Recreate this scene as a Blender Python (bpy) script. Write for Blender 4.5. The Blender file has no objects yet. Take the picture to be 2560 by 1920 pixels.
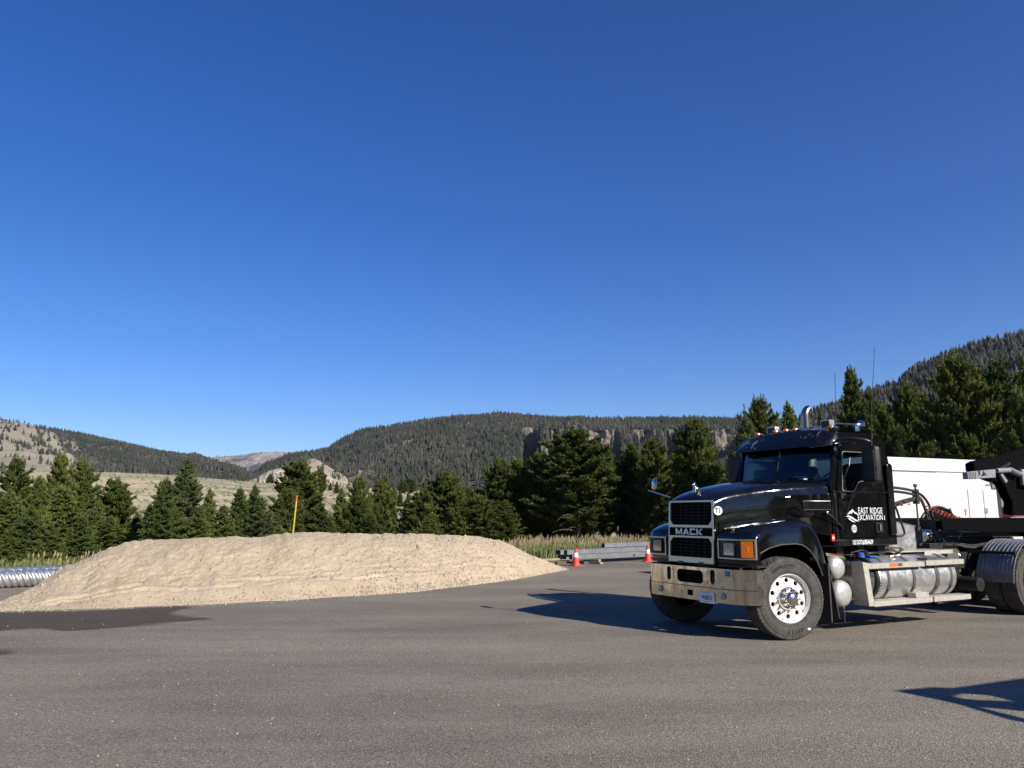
import bpy, bmesh, math, random
import numpy as np
from mathutils import Vector, Matrix
R = math.radians
PI = math.pi
random.seed(7)
rng = np.random.default_rng(7)
S = bpy.context.scene
C = S.collection

# ------------------------------------------------------------------ camera, sky, sun, exposure
FPX, EYE = 1970.0, 1.6
PITCH = math.atan((1287 - 960) / FPX)
cam = bpy.data.cameras.new('camera')
cam.sensor_width = 36.0
cam.lens = 36.0 * FPX / 2560.0
cam.clip_start, cam.clip_end = 0.1, 40000
co = bpy.data.objects.new('camera', cam)
co.location = (0, 0, EYE)
co.rotation_euler = (R(90) + PITCH, 0, 0)
C.objects.link(co)
S.camera = co

SUN_AZ = R(135)      # compass style: 0 = +Y, clockwise, where the sun stands
SUN_EL = R(29.5)
to_sun = Vector((math.sin(SUN_AZ) * math.cos(SUN_EL), math.cos(SUN_AZ) * math.cos(SUN_EL), math.sin(SUN_EL)))
w = bpy.data.worlds.new('World')
S.world = w
w.use_nodes = True
nt = w.node_tree
nt.nodes.clear()
sky = nt.nodes.new('ShaderNodeTexSky')
sky.sky_type = 'NISHITA'
sky.sun_disc = False
sky.sun_elevation = SUN_EL
sky.sun_rotation = SUN_AZ
sky.altitude = 2200
sky.air_density = 1.0
sky.dust_density = 0.35
sky.ozone_density = 3.0
hs_ = nt.nodes.new('ShaderNodeHueSaturation')
hs_.inputs['Hue'].default_value = .515
hs_.inputs['Saturation'].default_value = 1.34
hs_.inputs['Value'].default_value = 1.0
bg = nt.nodes.new('ShaderNodeBackground')
bg.inputs['Strength'].default_value = 0.099
wo = nt.nodes.new('ShaderNodeOutputWorld')
nt.links.new(sky.outputs[0], hs_.inputs['Color'])
nt.links.new(hs_.outputs[0], bg.inputs[0])
nt.links.new(bg.outputs[0], wo.inputs[0])
sl = bpy.data.lights.new('sun', 'SUN')
sl.energy = 4.9
sl.angle = R(0.53)
sl.color = (1.0, 0.93, 0.82)
so = bpy.data.objects.new('sun', sl)
so.rotation_euler = (-to_sun).to_track_quat('-Z', 'Y').to_euler()
C.objects.link(so)
S.view_settings.view_transform = 'Standard'
S.view_settings.look = 'None'
S.view_settings.exposure = 0.5
S.view_settings.gamma = 1.0
S.render.engine = 'CYCLES'

# ------------------------------------------------------------------ helpers
def ray(px, py):
    u = (px - 1280) / FPX
    v = (960 - py) / FPX
    return Vector((u, math.cos(PITCH) - v * math.sin(PITCH), math.sin(PITCH) + v * math.cos(PITCH)))

def at(px, py, Y):
    d = ray(px, py)
    return Vector((0, 0, EYE)) + d * (Y / d.y)

def ground_at(px, py, z=0.0):
    d = ray(px, py)
    return Vector((0, 0, EYE)) + d * ((z - EYE) / d.z)

def tag(o, label=None, cat=None, group=None, kind=None):
    if label: o['label'] = label
    if cat: o['category'] = cat
    if group: o['group'] = group
    if kind: o['kind'] = kind
    return o

def empty(name, loc=(0, 0, 0), rz=0, parent=None):
    o = bpy.data.objects.new(name, None)
    o.empty_display_size = 0.2
    C.objects.link(o)
    o.location = loc
    o.rotation_euler = (0, 0, rz)
    if parent: o.parent = parent
    return o

def copy_tree(o, parent=None):
    c = o.copy()
    C.objects.link(c)
    if parent: c.parent = parent
    for ch in list(o.children):
        copy_tree(ch, c)
    return c

class MB:
    """collects shapes, then links them as one mesh object"""
    def __init__(s):
        s.v = []; s.f = []; s.M = Matrix()
    def add(s, vs, fs, M=None):
        n = len(s.v)
        T = s.M @ M if M is not None else s.M
        s.v += [tuple(T @ Vector(p)) for p in vs]
        s.f += [tuple(i + n for i in f) for f in fs]
        return s
    def box(s, a, b, M=None):
        x0, y0, z0 = a; x1, y1, z1 = b
        if x0 > x1: x0, x1 = x1, x0
        if y0 > y1: y0, y1 = y1, y0
        if z0 > z1: z0, z1 = z1, z0
        vs = [(x0,y0,z0),(x1,y0,z0),(x1,y1,z0),(x0,y1,z0),(x0,y0,z1),(x1,y0,z1),(x1,y1,z1),(x0,y1,z1)]
        return s.add(vs, [(0,3,2,1),(4,5,6,7),(0,1,5,4),(1,2,6,5),(2,3,7,6),(3,0,4,7)], M)
    def grid(s, rows, close_u=False, close_v=False, M=None, flip=False):
        nu = len(rows); nv = len(rows[0])
        vs = [p for r in rows for p in r]
        fs = []
        for i in range(nu if close_u else nu - 1):
            for j in range(nv if close_v else nv - 1):
                a = i * nv + j; b = i * nv + (j + 1) % nv
                c = ((i + 1) % nu) * nv + (j + 1) % nv; d = ((i + 1) % nu) * nv + j
                fs.append((a, b, c, d) if not flip else (d, c, b, a))
        return s.add(vs, fs, M)
    def lathe(s, prof, n=32, axis='Y', M=None, cap=False):
        """prof: (r, h) pairs, turned about the axis"""
        rows = []
        for k in range(n):
            t = 2 * PI * k / n
            row = []
            for r, h in prof:
                a, b = r * math.cos(t), r * math.sin(t)
                row.append({'Y': (a, h, b), 'Z': (a, b, h), 'X': (h, a, b)}[axis])
            rows.append(row)
        return s.grid(rows, close_u=True, M=M)
    def cyl(s, p, q, r, n=16, r2=None, caps=True):
        p = Vector(p); q = Vector(q)
        r2 = r if r2 is None else r2
        d = (q - p).normalized()
        a = d.orthogonal().normalized(); b = d.cross(a)
        vs = []
        for k in range(n):
            t = 2 * PI * k / n
            o = a * math.cos(t) + b * math.sin(t)
            vs.append(p + o * r); vs.append(q + o * r2)
        fs = [(2*k, 2*((k+1) % n), 2*((k+1) % n)+1, 2*k+1) for k in range(n)]
        if caps:
            fs.append(tuple(2*k for k in range(n))[::-1]); fs.append(tuple(2*k+1 for k in range(n)))
        return s.add(vs, fs)
    def tube(s, pts, r, n=10, closed=False, caps=True):
        pts = [Vector(p) for p in pts]
        N = len(pts)
        rows = []
        prev = None
        for i, p in enumerate(pts):
            if closed: d = pts[(i+1) % N] - pts[i-1]
            else: d = pts[min(i+1, N-1)] - pts[max(i-1, 0)]
            d.normalize()
            if prev is None: a = d.orthogonal().normalized()
            else:
                a = (prev - d * prev.dot(d))
                a = a.normalized() if a.length > 1e-6 else d.orthogonal().normalized()
            prev = a; b = d.cross(a)
            rr = r[i] if isinstance(r, (list, tuple)) else r
            rows.append([p + (a * math.cos(2*PI*k/n) + b * math.sin(2*PI*k/n)) * rr for k in range(n)])
        base = len(s.v)
        s.grid(rows, close_u=closed, close_v=True)
        if caps and not closed:
            s.f.append(tuple(base + k for k in range(n))[::-1])
            s.f.append(tuple(base + (N-1)*n + k for k in range(n)))
        return s
    def prism(s, poly, axis, a, b):
        """poly in the two remaining axes (X,Z for axis Y; X,Y for Z; Y,Z for X)"""
        def P(u, v, h): return {'Y': (u, h, v), 'Z': (u, v, h), 'X': (h, u, v)}[axis]
        n = len(poly)
        vs = [P(u, v, a) for u, v in poly] + [P(u, v, b) for u, v in poly]
        fs = [tuple(range(n))[::-1], tuple(range(n, 2*n))]
        fs += [(i, (i+1) % n, n + (i+1) % n, n + i) for i in range(n)]
        return s.add(vs, fs)
    def ring(s, outer, inner, axis, a, b, c):
        """plate with a hole; both outlines star-shaped about c"""
        angs = set()
        for P_ in (outer, inner):
            for u, v in P_: angs.add(round(math.atan2(v - c[1], u - c[0]), 5))
        for k in range(24): angs.add(round(-PI + 2*PI*(k + .5)/24, 5))
        angs = sorted(angs)
        def hit(poly, t):
            d = (math.cos(t), math.sin(t)); best = None
            for i in range(len(poly)):
                x0, y0 = poly[i][0]-c[0], poly[i][1]-c[1]
                x1, y1 = poly[(i+1) % len(poly)][0]-c[0], poly[(i+1) % len(poly)][1]-c[1]
                ex, ey = x1-x0, y1-y0
                den = d[0]*ey - d[1]*ex
                if abs(den) < 1e-12: continue
                k = (x0*ey - y0*ex)/den
                m = (x0*d[1] - y0*d[0])/den
                if k > 0 and -1e-5 <= m <= 1+1e-5:
                    if best is None or k < best: best = k
            best = best or 0.01
            return (c[0]+d[0]*best, c[1]+d[1]*best)
        def P(u, v, h): return {'Y': (u, h, v), 'Z': (u, v, h), 'X': (h, u, v)}[axis]
        O = [hit(outer, t) for t in angs]; I = [hit(inner, t) for t in angs]
        rows = [[P(u, v, a) for u, v in I], [P(u, v, a) for u, v in O], [P(u, v, b) for u, v in O], [P(u, v, b) for u, v in I]]
        return s.grid(rows, close_u=True, close_v=True)
    def ball(s, c, r, n=12, sc=(1, 1, 1)):
        rows = []
        for i in range(n // 2 + 1):
            ph = PI * i / (n // 2)
            rr = max(math.sin(ph), 1e-3)
            rows.append([(c[0]+r*sc[0]*rr*math.cos(2*PI*k/n), c[1]+r*sc[1]*rr*math.sin(2*PI*k/n), c[2]-r*sc[2]*math.cos(ph)) for k in range(n)])
        return s.grid(rows, close_v=True)
    def build(s, name, mat, parent=None, smooth=True, bevel=0, seg=2, angle=35, loc=None):
        me = bpy.data.meshes.new(name)
        me.from_pydata([tuple(p) for p in s.v], [], s.f)
        bm = bmesh.new(); bm.from_mesh(me)
        bmesh.ops.remove_doubles(bm, verts=bm.verts, dist=1e-5)
        bmesh.ops.recalc_face_normals(bm, faces=bm.faces)
        bm.to_mesh(me); bm.free()
        if smooth:
            me.polygons.foreach_set('use_smooth', [True] * len(me.polygons))
            me.set_sharp_from_angle(angle=R(angle))
        if mat: me.materials.append(mat)
        o = bpy.data.objects.new(name, me)
        C.objects.link(o)
        if parent: o.parent = parent
        if loc: o.location = loc
        if bevel:
            m = o.modifiers.new('bevel', 'BEVEL')
            m.width = bevel; m.segments = seg; m.limit_method = 'ANGLE'; m.angle_limit = R(40)
        return o

def np_mesh(name, V, F, mat, smooth=True, attrs=None):
    """V (n,3), F (m,k) arrays"""
    me = bpy.data.meshes.new(name)
    V = np.asarray(V, dtype=np.float32); F = np.asarray(F, dtype=np.int32)
    me.vertices.add(len(V)); me.vertices.foreach_set('co', V.ravel())
    k = F.shape[1]
    me.loops.add(F.size); me.loops.foreach_set('vertex_index', F.ravel())
    me.polygons.add(len(F))
    me.polygons.foreach_set('loop_start', np.arange(0, F.size, k, dtype=np.int32))
    me.polygons.foreach_set('loop_total', np.full(len(F), k, dtype=np.int32))
    me.update(calc_edges=True)
    if smooth: me.polygons.foreach_set('use_smooth', np.ones(len(F), dtype=bool))
    if attrs:
        for an, av in attrs.items():
            at_ = me.attributes.new(an, 'FLOAT', 'POINT'); at_.data.foreach_set('value', np.asarray(av, dtype=np.float32))
    me.validate()
    if mat: me.materials.append(mat)
    o = bpy.data.objects.new(name, me)
    C.objects.link(o)
    return o

def grid_faces(nu, nv):
    i, j = np.meshgrid(np.arange(nu-1), np.arange(nv-1), indexing='ij')
    a = (i*nv + j).ravel()
    return np.stack([a, a+nv, a+nv+1, a+1], 1)

def hash2(i, j, s):
    h = np.sin(i*127.1 + j*311.7 + s*74.7) * 43758.5453
    return h - np.floor(h)
def vnoise(x, y, s=0):
    xi = np.floor(x); yi = np.floor(y); fx = x-xi; fy = y-yi
    fx = fx*fx*(3-2*fx); fy = fy*fy*(3-2*fy)
    a = hash2(xi, yi, s); b = hash2(xi+1, yi, s); c = hash2(xi, yi+1, s); d = hash2(xi+1, yi+1, s)
    return (a*(1-fx)+b*fx)*(1-fy) + (c*(1-fx)+d*fx)*fy
def fbm(x, y, o=4, s=0):
    t = 0; a = .5
    for k in range(o):
        t = t + a*(vnoise(x, y, s+k*13)*2-1); x = x*2.03; y = y*2.03; a *= .5
    return t
def sstep(a, b, x):
    t = np.clip((x-a)/(b-a), 0, 1); return t*t*(3-2*t)

def text_mesh(s, size, ext=0.002, offset=0.0, shear=0.0, sx=1.0, gap=1.0):
    cu = bpy.data.curves.new('txt', 'FONT')
    cu.body = s; cu.size = size; cu.extrude = ext; cu.offset = offset; cu.shear = shear; cu.space_character = gap
    cu.align_x = 'CENTER'; cu.align_y = 'CENTER'; cu.resolution_u = 3
    o = bpy.data.objects.new('txt', cu); C.objects.link(o)
    bpy.context.view_layer.update()
    me = bpy.data.meshes.new_from_object(o)
    bpy.data.objects.remove(o); bpy.data.curves.remove(cu)
    vs = [(v.co.x*sx, v.co.y, v.co.z) for v in me.vertices]; fs = [tuple(p.vertices) for p in me.polygons]
    bpy.data.meshes.remove(me)
    return vs, fs

# ------------------------------------------------------------------ materials
def mat(name):
    m = bpy.data.materials.new(name); m.use_nodes = True
    n = m.node_tree; b = n.nodes['Principled BSDF']
    return m, n, b
def node(n, t, **kw):
    x = n.nodes.new(t)
    for k, v in kw.items():
        if k in x.inputs.keys(): x.inputs[k].default_value = v
        else: setattr(x, k, v)
    return x
def ramp(n, fac, stops):
    r = n.nodes.new('ShaderNodeValToRGB')
    el = r.color_ramp.elements
    el[0].position, el[0].color = stops[0][0], (*stops[0][1], 1)
    el[1].position, el[1].color = stops[-1][0], (*stops[-1][1], 1)
    for p, c in stops[1:-1]:
        e = el.new(p); e.color = (*c, 1)
    n.links.new(fac, r.inputs[0])
    return r
def g3(v): return (v, v, v)
def simple(name, col, rough=.5, metal=0, spec=.5, coat=0, var=0.0, vscale=8, dust=0, bump=0, bscale=60, obj=True):
    """plain surface with slight mottling, a film of dust and fine relief"""
    m, n, b = mat(name)
    b.inputs['Roughness'].default_value = rough; b.inputs['Metallic'].default_value = metal
    b.inputs['Specular IOR Level'].default_value = spec
    b.inputs['Coat Weight'].default_value = coat; b.inputs['Coat Roughness'].default_value = .04
    b.inputs['Base Color'].default_value = (*col, 1)
    tc = n.nodes.new('ShaderNodeTexCoord')
    if var or dust:
        t = node(n, 'ShaderNodeTexNoise', Scale=vscale, Detail=6.0, Roughness=.6)
        n.links.new(tc.outputs['Object'], t.inputs['Vector'])
        lo = tuple(max(c*(1-var), 0) for c in col); hi = tuple(min(c*(1+var), 1) for c in col)
        r = ramp(n, t.outputs[0], [(.3, lo), (.7, hi)])
        out = r.outputs[0]
        if dust:
            t2 = node(n, 'ShaderNodeTexNoise', Scale=vscale*2.3, Detail=8.0, Roughness=.7)
            n.links.new(tc.outputs['Object'], t2.inputs['Vector'])
            rr = ramp(n, t2.outputs[0], [(.42, g3(0)), (.75, g3(dust))])
            mx = node(n, 'ShaderNodeMix', data_type='RGBA')
            n.links.new(rr.outputs[0], mx.inputs[0]); n.links.new(out, mx.inputs[6]); mx.inputs[7].default_value = (.35, .3, .24, 1)
            out = mx.outputs[2]
            mr = node(n, 'ShaderNodeMapRange'); mr.inputs[3].default_value = rough; mr.inputs[4].default_value = min(rough+.45, 1)
            mr.inputs[2].default_value = max(dust, .05)
            n.links.new(rr.outputs[0], mr.inputs[0]); n.links.new(mr.outputs[0], b.inputs['Roughness'])
        n.links.new(out, b.inputs['Base Color'])
    if bump:
        t = node(n, 'ShaderNodeTexNoise', Scale=bscale, Detail=4.0)
        n.links.new(tc.outputs['Object'], t.inputs['Vector'])
        bp = node(n, 'ShaderNodeBump', Strength=bump, Distance=.01)
        n.links.new(t.outputs[0], bp.inputs['Height']); n.links.new(bp.outputs[0], b.inputs['Normal'])
    return m

M = {}
M['black_paint'] = simple('black_paint', (.004, .0042, .005), .05, var=.2, dust=.012, vscale=3)
M['black_worn'] = simple('black_worn_paint', (.005, .005, .006), .14, var=.2, dust=.02, vscale=3)
M['dark_plastic'] = simple('dark_plastic', (.011, .011, .012), .42, var=.3, dust=.03)
M['black_steel'] = simple('black_steel', (.006, .006, .007), .5, var=.3, dust=.035, vscale=6)
M['grey_steel'] = simple('grey_steel', (.09, .09, .095), .5, .4, var=.3, dust=.2, vscale=9)
M['chrome'] = simple('chrome', (.62, .6, .57), .2, 1, var=.05)
M['bumper'] = simple('bumper_chrome', (.66, .62, .57), .15, 1, var=.06, vscale=2.5)
M['brushed'] = simple('brushed_aluminium', (.6, .59, .585), .3, .85, var=.1, dust=.04, vscale=2.5)
M['polished'] = simple('polished_aluminium', (.8, .78, .75), .36, .4, var=.05, dust=.05, vscale=12)
M['diamond'] = simple('step_aluminium', (.5, .475, .42), .45, .5, var=.14, dust=.12, vscale=14, bump=.3, bscale=90)
M['trim'] = simple('trim_metal', (.44, .41, .35), .32, .8, var=.06, vscale=4)
M['tankwhite'] = simple('air_tank_paint', (.5, .495, .48), .34, .45, var=.1, dust=.12)
M['rubber'] = simple('tyre_rubber', (.058, .057, .055), .85, var=.25, dust=.22, vscale=6, bump=.15, bscale=40, spec=.2)
M['rubber_dark'] = simple('tyre_letter_rubber', (.012, .012, .012), .5)
M['hose'] = simple('black_hose', (.02, .02, .02), .4, var=.3, dust=.12)
M['red_coil'] = simple('red_coiled_hose', (.42, .07, .03), .35, var=.2)
M['green_plastic'] = simple('green_plastic', (.12, .5, .1), .4)
M['amber'] = simple('amber_lens', (.5, .13, .006), .15, coat=.6, var=.25, vscale=60)
M['lens'] = simple('lamp_glass', (.32, .32, .31), .08, .5, coat=1, var=.3, vscale=25)
M['white_paint'] = simple('white_vehicle_paint', (.66, .66, .65), .35, coat=.3, var=.05, vscale=1.5, dust=.1)
M['white_decal'] = simple('white_decal', (.8, .8, .8), .5)
M['orange_decal'] = simple('orange_decal', (.7, .16, .04), .5)
M['red_decal'] = simple('red_decal', (.6, .04, .03), .5)
M['blue_decal'] = simple('blue_decal', (.05, .2, .42), .5, var=.3, vscale=60)
M['black_decal'] = simple('black_decal', (.012, .012, .012), .5)
M['blue_cap'] = simple('blue_plastic', (.03, .12, .5), .35)
M['black_hole'] = simple('dark_recess', (.004, .004, .004), .9, spec=.1)
M['machine_black'] = simple('matt_black_machine_paint', (.003, .003, .0035), .8, spec=.05, var=.3)
def bumper_mat():
    m, n, b = mat('streaked_bumper_chrome')
    tc = n.nodes.new('ShaderNodeTexCoord'); mp = n.nodes.new('ShaderNodeMapping'); mp.inputs['Scale'].default_value = (3, 3, .5)
    n.links.new(tc.outputs['Object'], mp.inputs[0])
    t = node(n, 'ShaderNodeTexNoise', Scale=2.2, Detail=8.0, Roughness=.7); n.links.new(mp.outputs[0], t.inputs['Vector'])
    r = ramp(n, t.outputs[0], [(.32, (.24, .21, .17)), (.5, (.56, .52, .45)), (.7, (.74, .7, .64))]); n.links.new(r.outputs[0], b.inputs['Base Color'])  # dirt streaks plus dark reflections of shaded ground, put into the base colour
    r2 = ramp(n, t.outputs[0], [(.35, g3(.34)), (.6, g3(.1))]); n.links.new(r2.outputs[0], b.inputs['Roughness']); b.inputs['Metallic'].default_value = 1
    t2 = node(n, 'ShaderNodeTexNoise', Scale=3.0, Detail=2.0); n.links.new(tc.outputs['Object'], t2.inputs['Vector'])
    bp = node(n, 'ShaderNodeBump', Strength=.5, Distance=.02); n.links.new(t2.outputs[0], bp.inputs['Height']); n.links.new(bp.outputs[0], b.inputs['Normal'])
    return m
M['bumper'] = bumper_mat()
M['badge'] = simple('badge_silver', (.75, .75, .75), .45, .4)
M['cloth'] = simple('seat_fabric', (.03, .03, .035), .9, var=.3)
M['mudflap'] = simple('mudflap_rubber', (.03, .028, .025), .7, var=.3, dust=.15)
M['stack'] = simple('exhaust_steel', (.36, .32, .26), .28, 1, var=.2, vscale=5)
M['ribbed'] = simple('dirty_fender_metal', (.25, .26, .27), .42, .6, var=.25, dust=.25, vscale=7)
M['galv'] = simple('galvanised_steel', (.19, .2, .215), .5, .3, var=.2, vscale=4, dust=.06)
M['pipe'] = simple('corrugated_galvanised', (.55, .55, .55), .33, .85, var=.1, vscale=5, dust=.06)
M['timber'] = simple('weathered_timber', (.3, .24, .17), .85, var=.35, vscale=12, bump=.3)
M['timber_dark'] = simple('dark_timber', (.1, .08, .06), .9, var=.35, vscale=12, bump=.3)
M['cone'] = simple('cone_plastic', (.6, .05, .015), .45, var=.12, vscale=10, dust=.05)
M['cone_band'] = simple('cone_reflective_band', (.78, .78, .78), .4, var=.06)
M['yellow'] = simple('yellow_stake_paint', (.62, .5, .06), .6, var=.2, vscale=20)
M['orange_paint'] = simple('orange_stake_paint', (.75, .13, .02), .6, var=.2, vscale=20)
M['grey_box'] = simple('grey_box_metal', (.25, .25, .28), .5, .2, var=.2, dust=.1)
M['maroon'] = simple('maroon_metal', (.18, .02, .03), .5)

def glass_mat():
    m, n, b = mat('window_glass')
    n.nodes.remove(b)
    out = n.nodes['Material Output']
    tr = node(n, 'ShaderNodeBsdfTransparent'); tr.inputs[0].default_value = (.6, .72, .68, 1)
    gl = node(n, 'ShaderNodeBsdfGlossy', Roughness=.02); gl.inputs[0].default_value = (.9, .95, 1, 1)
    lw = node(n, 'ShaderNodeLayerWeight', Blend=.5); pw = node(n, 'ShaderNodeMath', operation='POWER'); pw.inputs[1].default_value = 4.0; n.links.new(lw.outputs['Facing'], pw.inputs[0])
    fr = node(n, 'ShaderNodeMath', operation='MULTIPLY_ADD'); fr.inputs[1].default_value = .85; fr.inputs[2].default_value = .05; n.links.new(pw.outputs[0], fr.inputs[0])
    mx = n.nodes.new('ShaderNodeMixShader')
    n.links.new(fr.outputs[0], mx.inputs[0]); n.links.new(tr.outputs[0], mx.inputs[1]); n.links.new(gl.outputs[0], mx.inputs[2])
    n.links.new(mx.outputs[0], out.inputs[0])
    return m
M['glass'] = glass_mat()
M['tinted'] = glass_mat(); M['tinted'].name = 'tinted_glass'
for nd in M['tinted'].node_tree.nodes:
    if nd.type == 'BSDF_TRANSPARENT': nd.inputs[0].default_value = (.05, .06, .06, 1)

def asphalt_mat():
    m, n, b = mat('asphalt')
    g = n.nodes.new('ShaderNodeNewGeometry'); P = g.outputs['Position']
    big = node(n, 'ShaderNodeTexNoise', Scale=.35, Detail=5.0, Roughness=.55)
    mp = n.nodes.new('ShaderNodeMapping'); mp.inputs['Scale'].default_value = (.45, 1.6, 1); mp.inputs['Rotation'].default_value = (0, 0, R(-12))
    n.links.new(P, mp.inputs[0]); n.links.new(mp.outputs[0], big.inputs['Vector'])
    r1 = ramp(n, big.outputs[0], [(.3, (.19, .168, .138)), (.5, (.25, .222, .182)), (.72, (.315, .28, .23))])
    fine = node(n, 'ShaderNodeTexVoronoi', Scale=95.0); n.links.new(P, fine.inputs['Vector'])
    r2 = ramp(n, fine.outputs['Color'], [(0, g3(.4)), (.5, g3(.9)), (.86, g3(1.2)), (1, g3(2.5))])
    f2 = node(n, 'ShaderNodeTexNoise', Scale=38.0, Detail=4.0, Roughness=.7); n.links.new(P, f2.inputs['Vector'])
    r3 = ramp(n, f2.outputs[0], [(.35, g3(.72)), (.65, g3(1.22))])
    m1 = node(n, 'ShaderNodeMix', data_type='RGBA', blend_type='MULTIPLY'); m1.inputs[0].default_value = 1
    n.links.new(r1.outputs[0], m1.inputs[6]); n.links.new(r2.outputs[0], m1.inputs[7])
    m2 = node(n, 'ShaderNodeMix', data_type='RGBA', blend_type='MULTIPLY'); m2.inputs[0].default_value = 1
    n.links.new(m1.outputs[2], m2.inputs[6]); n.links.new(r3.outputs[0], m2.inputs[7])
    lg = node(n, 'ShaderNodeTexNoise', Scale=.13, Detail=3.0); n.links.new(P, lg.inputs['Vector'])
    rl = ramp(n, lg.outputs[0], [(.3, g3(.84)), (.7, (1.14, 1.12, 1.08))])
    m4 = node(n, 'ShaderNodeMix', data_type='RGBA', blend_type='MULTIPLY'); m4.inputs[0].default_value = 1
    n.links.new(m2.outputs[2], m4.inputs[6]); n.links.new(rl.outputs[0], m4.inputs[7]); m2 = m4
    # pale dust film drifting about the lot
    d = node(n, 'ShaderNodeTexNoise', Scale=1.1, Detail=7.0, Roughness=.65); n.links.new(mp.outputs[0], d.inputs['Vector'])
    rd = ramp(n, d.outputs[0], [(.45, g3(0)), (.8, g3(.45))])
    m3 = node(n, 'ShaderNodeMix', data_type='RGBA'); n.links.new(rd.outputs[0], m3.inputs[0]); n.links.new(m2.outputs[2], m3.inputs[6]); m3.inputs[7].default_value = (.34, .29, .235, 1)
    n.links.new(m3.outputs[2], b.inputs['Base Color'])
    b.inputs['Roughness'].default_value = .95; b.inputs['Specular IOR Level'].default_value = .12
    bp = node(n, 'ShaderNodeBump', Strength=.8, Distance=.006); n.links.new(fine.outputs['Distance'], bp.inputs['Height'])
    bp2 = node(n, 'ShaderNodeBump', Strength=.5, Distance=.01); n.links.new(f2.outputs[0], bp2.inputs['Height']); n.links.new(bp.outputs[0], bp2.inputs['Normal'])
    n.links.new(bp2.outputs[0], b.inputs['Normal'])
    return m
M['asphalt'] = asphalt_mat()

def wet_mat():
    m, n, b = mat('damp_film')
    g = n.nodes.new('ShaderNodeNewGeometry'); P = g.outputs['Position']
    mp = n.nodes.new('ShaderNodeMapping'); mp.inputs['Scale'].default_value = (.3, 2.6, 1); n.links.new(P, mp.inputs[0])
    t = node(n, 'ShaderNodeTexNoise', Scale=1.4, Detail=8.0, Roughness=.7); n.links.new(mp.outputs[0], t.inputs['Vector'])
    v = node(n, 'ShaderNodeTexVoronoi', Scale=90.0); n.links.new(P, v.inputs['Vector'])
    r2 = ramp(n, v.outputs['Color'], [(0, (.06, .047, .034)), (.85, (.11, .088, .064)), (1, (.28, .23, .18))]); n.links.new(r2.outputs[0], b.inputs['Base Color'])
    b.inputs['Roughness'].default_value = .8; b.inputs['Specular IOR Level'].default_value = .25
    a = n.nodes.new('ShaderNodeAttribute'); a.attribute_name = 'damp'
    r = ramp(n, t.outputs[0], [(.32, g3(.95)), (.48, g3(.82)), (.58, g3(.55)), (.7, g3(.2))])
    mu = node(n, 'ShaderNodeMath', operation='MULTIPLY'); n.links.new(a.outputs['Fac'], mu.inputs[0]); n.links.new(r.outputs[0], mu.inputs[1])
    tr = n.nodes.new('ShaderNodeBsdfTransparent'); mx = n.nodes.new('ShaderNodeMixShader')
    n.links.new(mu.outputs[0], mx.inputs[0]); n.links.new(tr.outputs[0], mx.inputs[1]); n.links.new(b.outputs[0], mx.inputs[2])
    n.links.new(mx.outputs[0], n.nodes['Material Output'].inputs[0])
    return m
M['wet'] = wet_mat()

def sand_mat():
    m, n, b = mat('sand_and_gravel')
    g = n.nodes.new('ShaderNodeNewGeometry'); P = g.outputs['Position']
    t = node(n, 'ShaderNodeTexNoise', Scale=1.3, Detail=8.0, Roughness=.65); n.links.new(P, t.inputs['Vector'])
    r = ramp(n, t.outputs[0], [(.3, (.41, .335, .225)), (.55, (.475, .39, .268)), (.75, (.53, .44, .31))])
    v = node(n, 'ShaderNodeTexVoronoi', Scale=28.0); n.links.new(P, v.inputs['Vector'])
    rv = ramp(n, v.outputs['Color'], [(0, g3(.84)), (.25, g3(.97)), (1, g3(1.05))])
    m1 = node(n, 'ShaderNodeMix', data_type='RGBA', blend_type='MULTIPLY'); m1.inputs[0].default_value = 1
    n.links.new(r.outputs[0], m1.inputs[6]); n.links.new(rv.outputs[0], m1.inputs[7]); n.links.new(m1.outputs[2], b.inputs['Base Color'])
    b.inputs['Roughness'].default_value = .95; b.inputs['Specular IOR Level'].default_value = .1
    f = node(n, 'ShaderNodeTexNoise', Scale=22.0, Detail=6.0, Roughness=.75); n.links.new(P, f.inputs['Vector'])
    bp = node(n, 'ShaderNodeBump', Strength=.7, Distance=.03); n.links.new(f.outputs[0], bp.inputs['Height'])
    n.links.new(bp.outputs[0], b.inputs['Normal'])
    return m
M['sand'] = sand_mat()
M['stone'] = simple('pale_stone', (.36, .31, .25), .9, var=.35, vscale=3)

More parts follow.
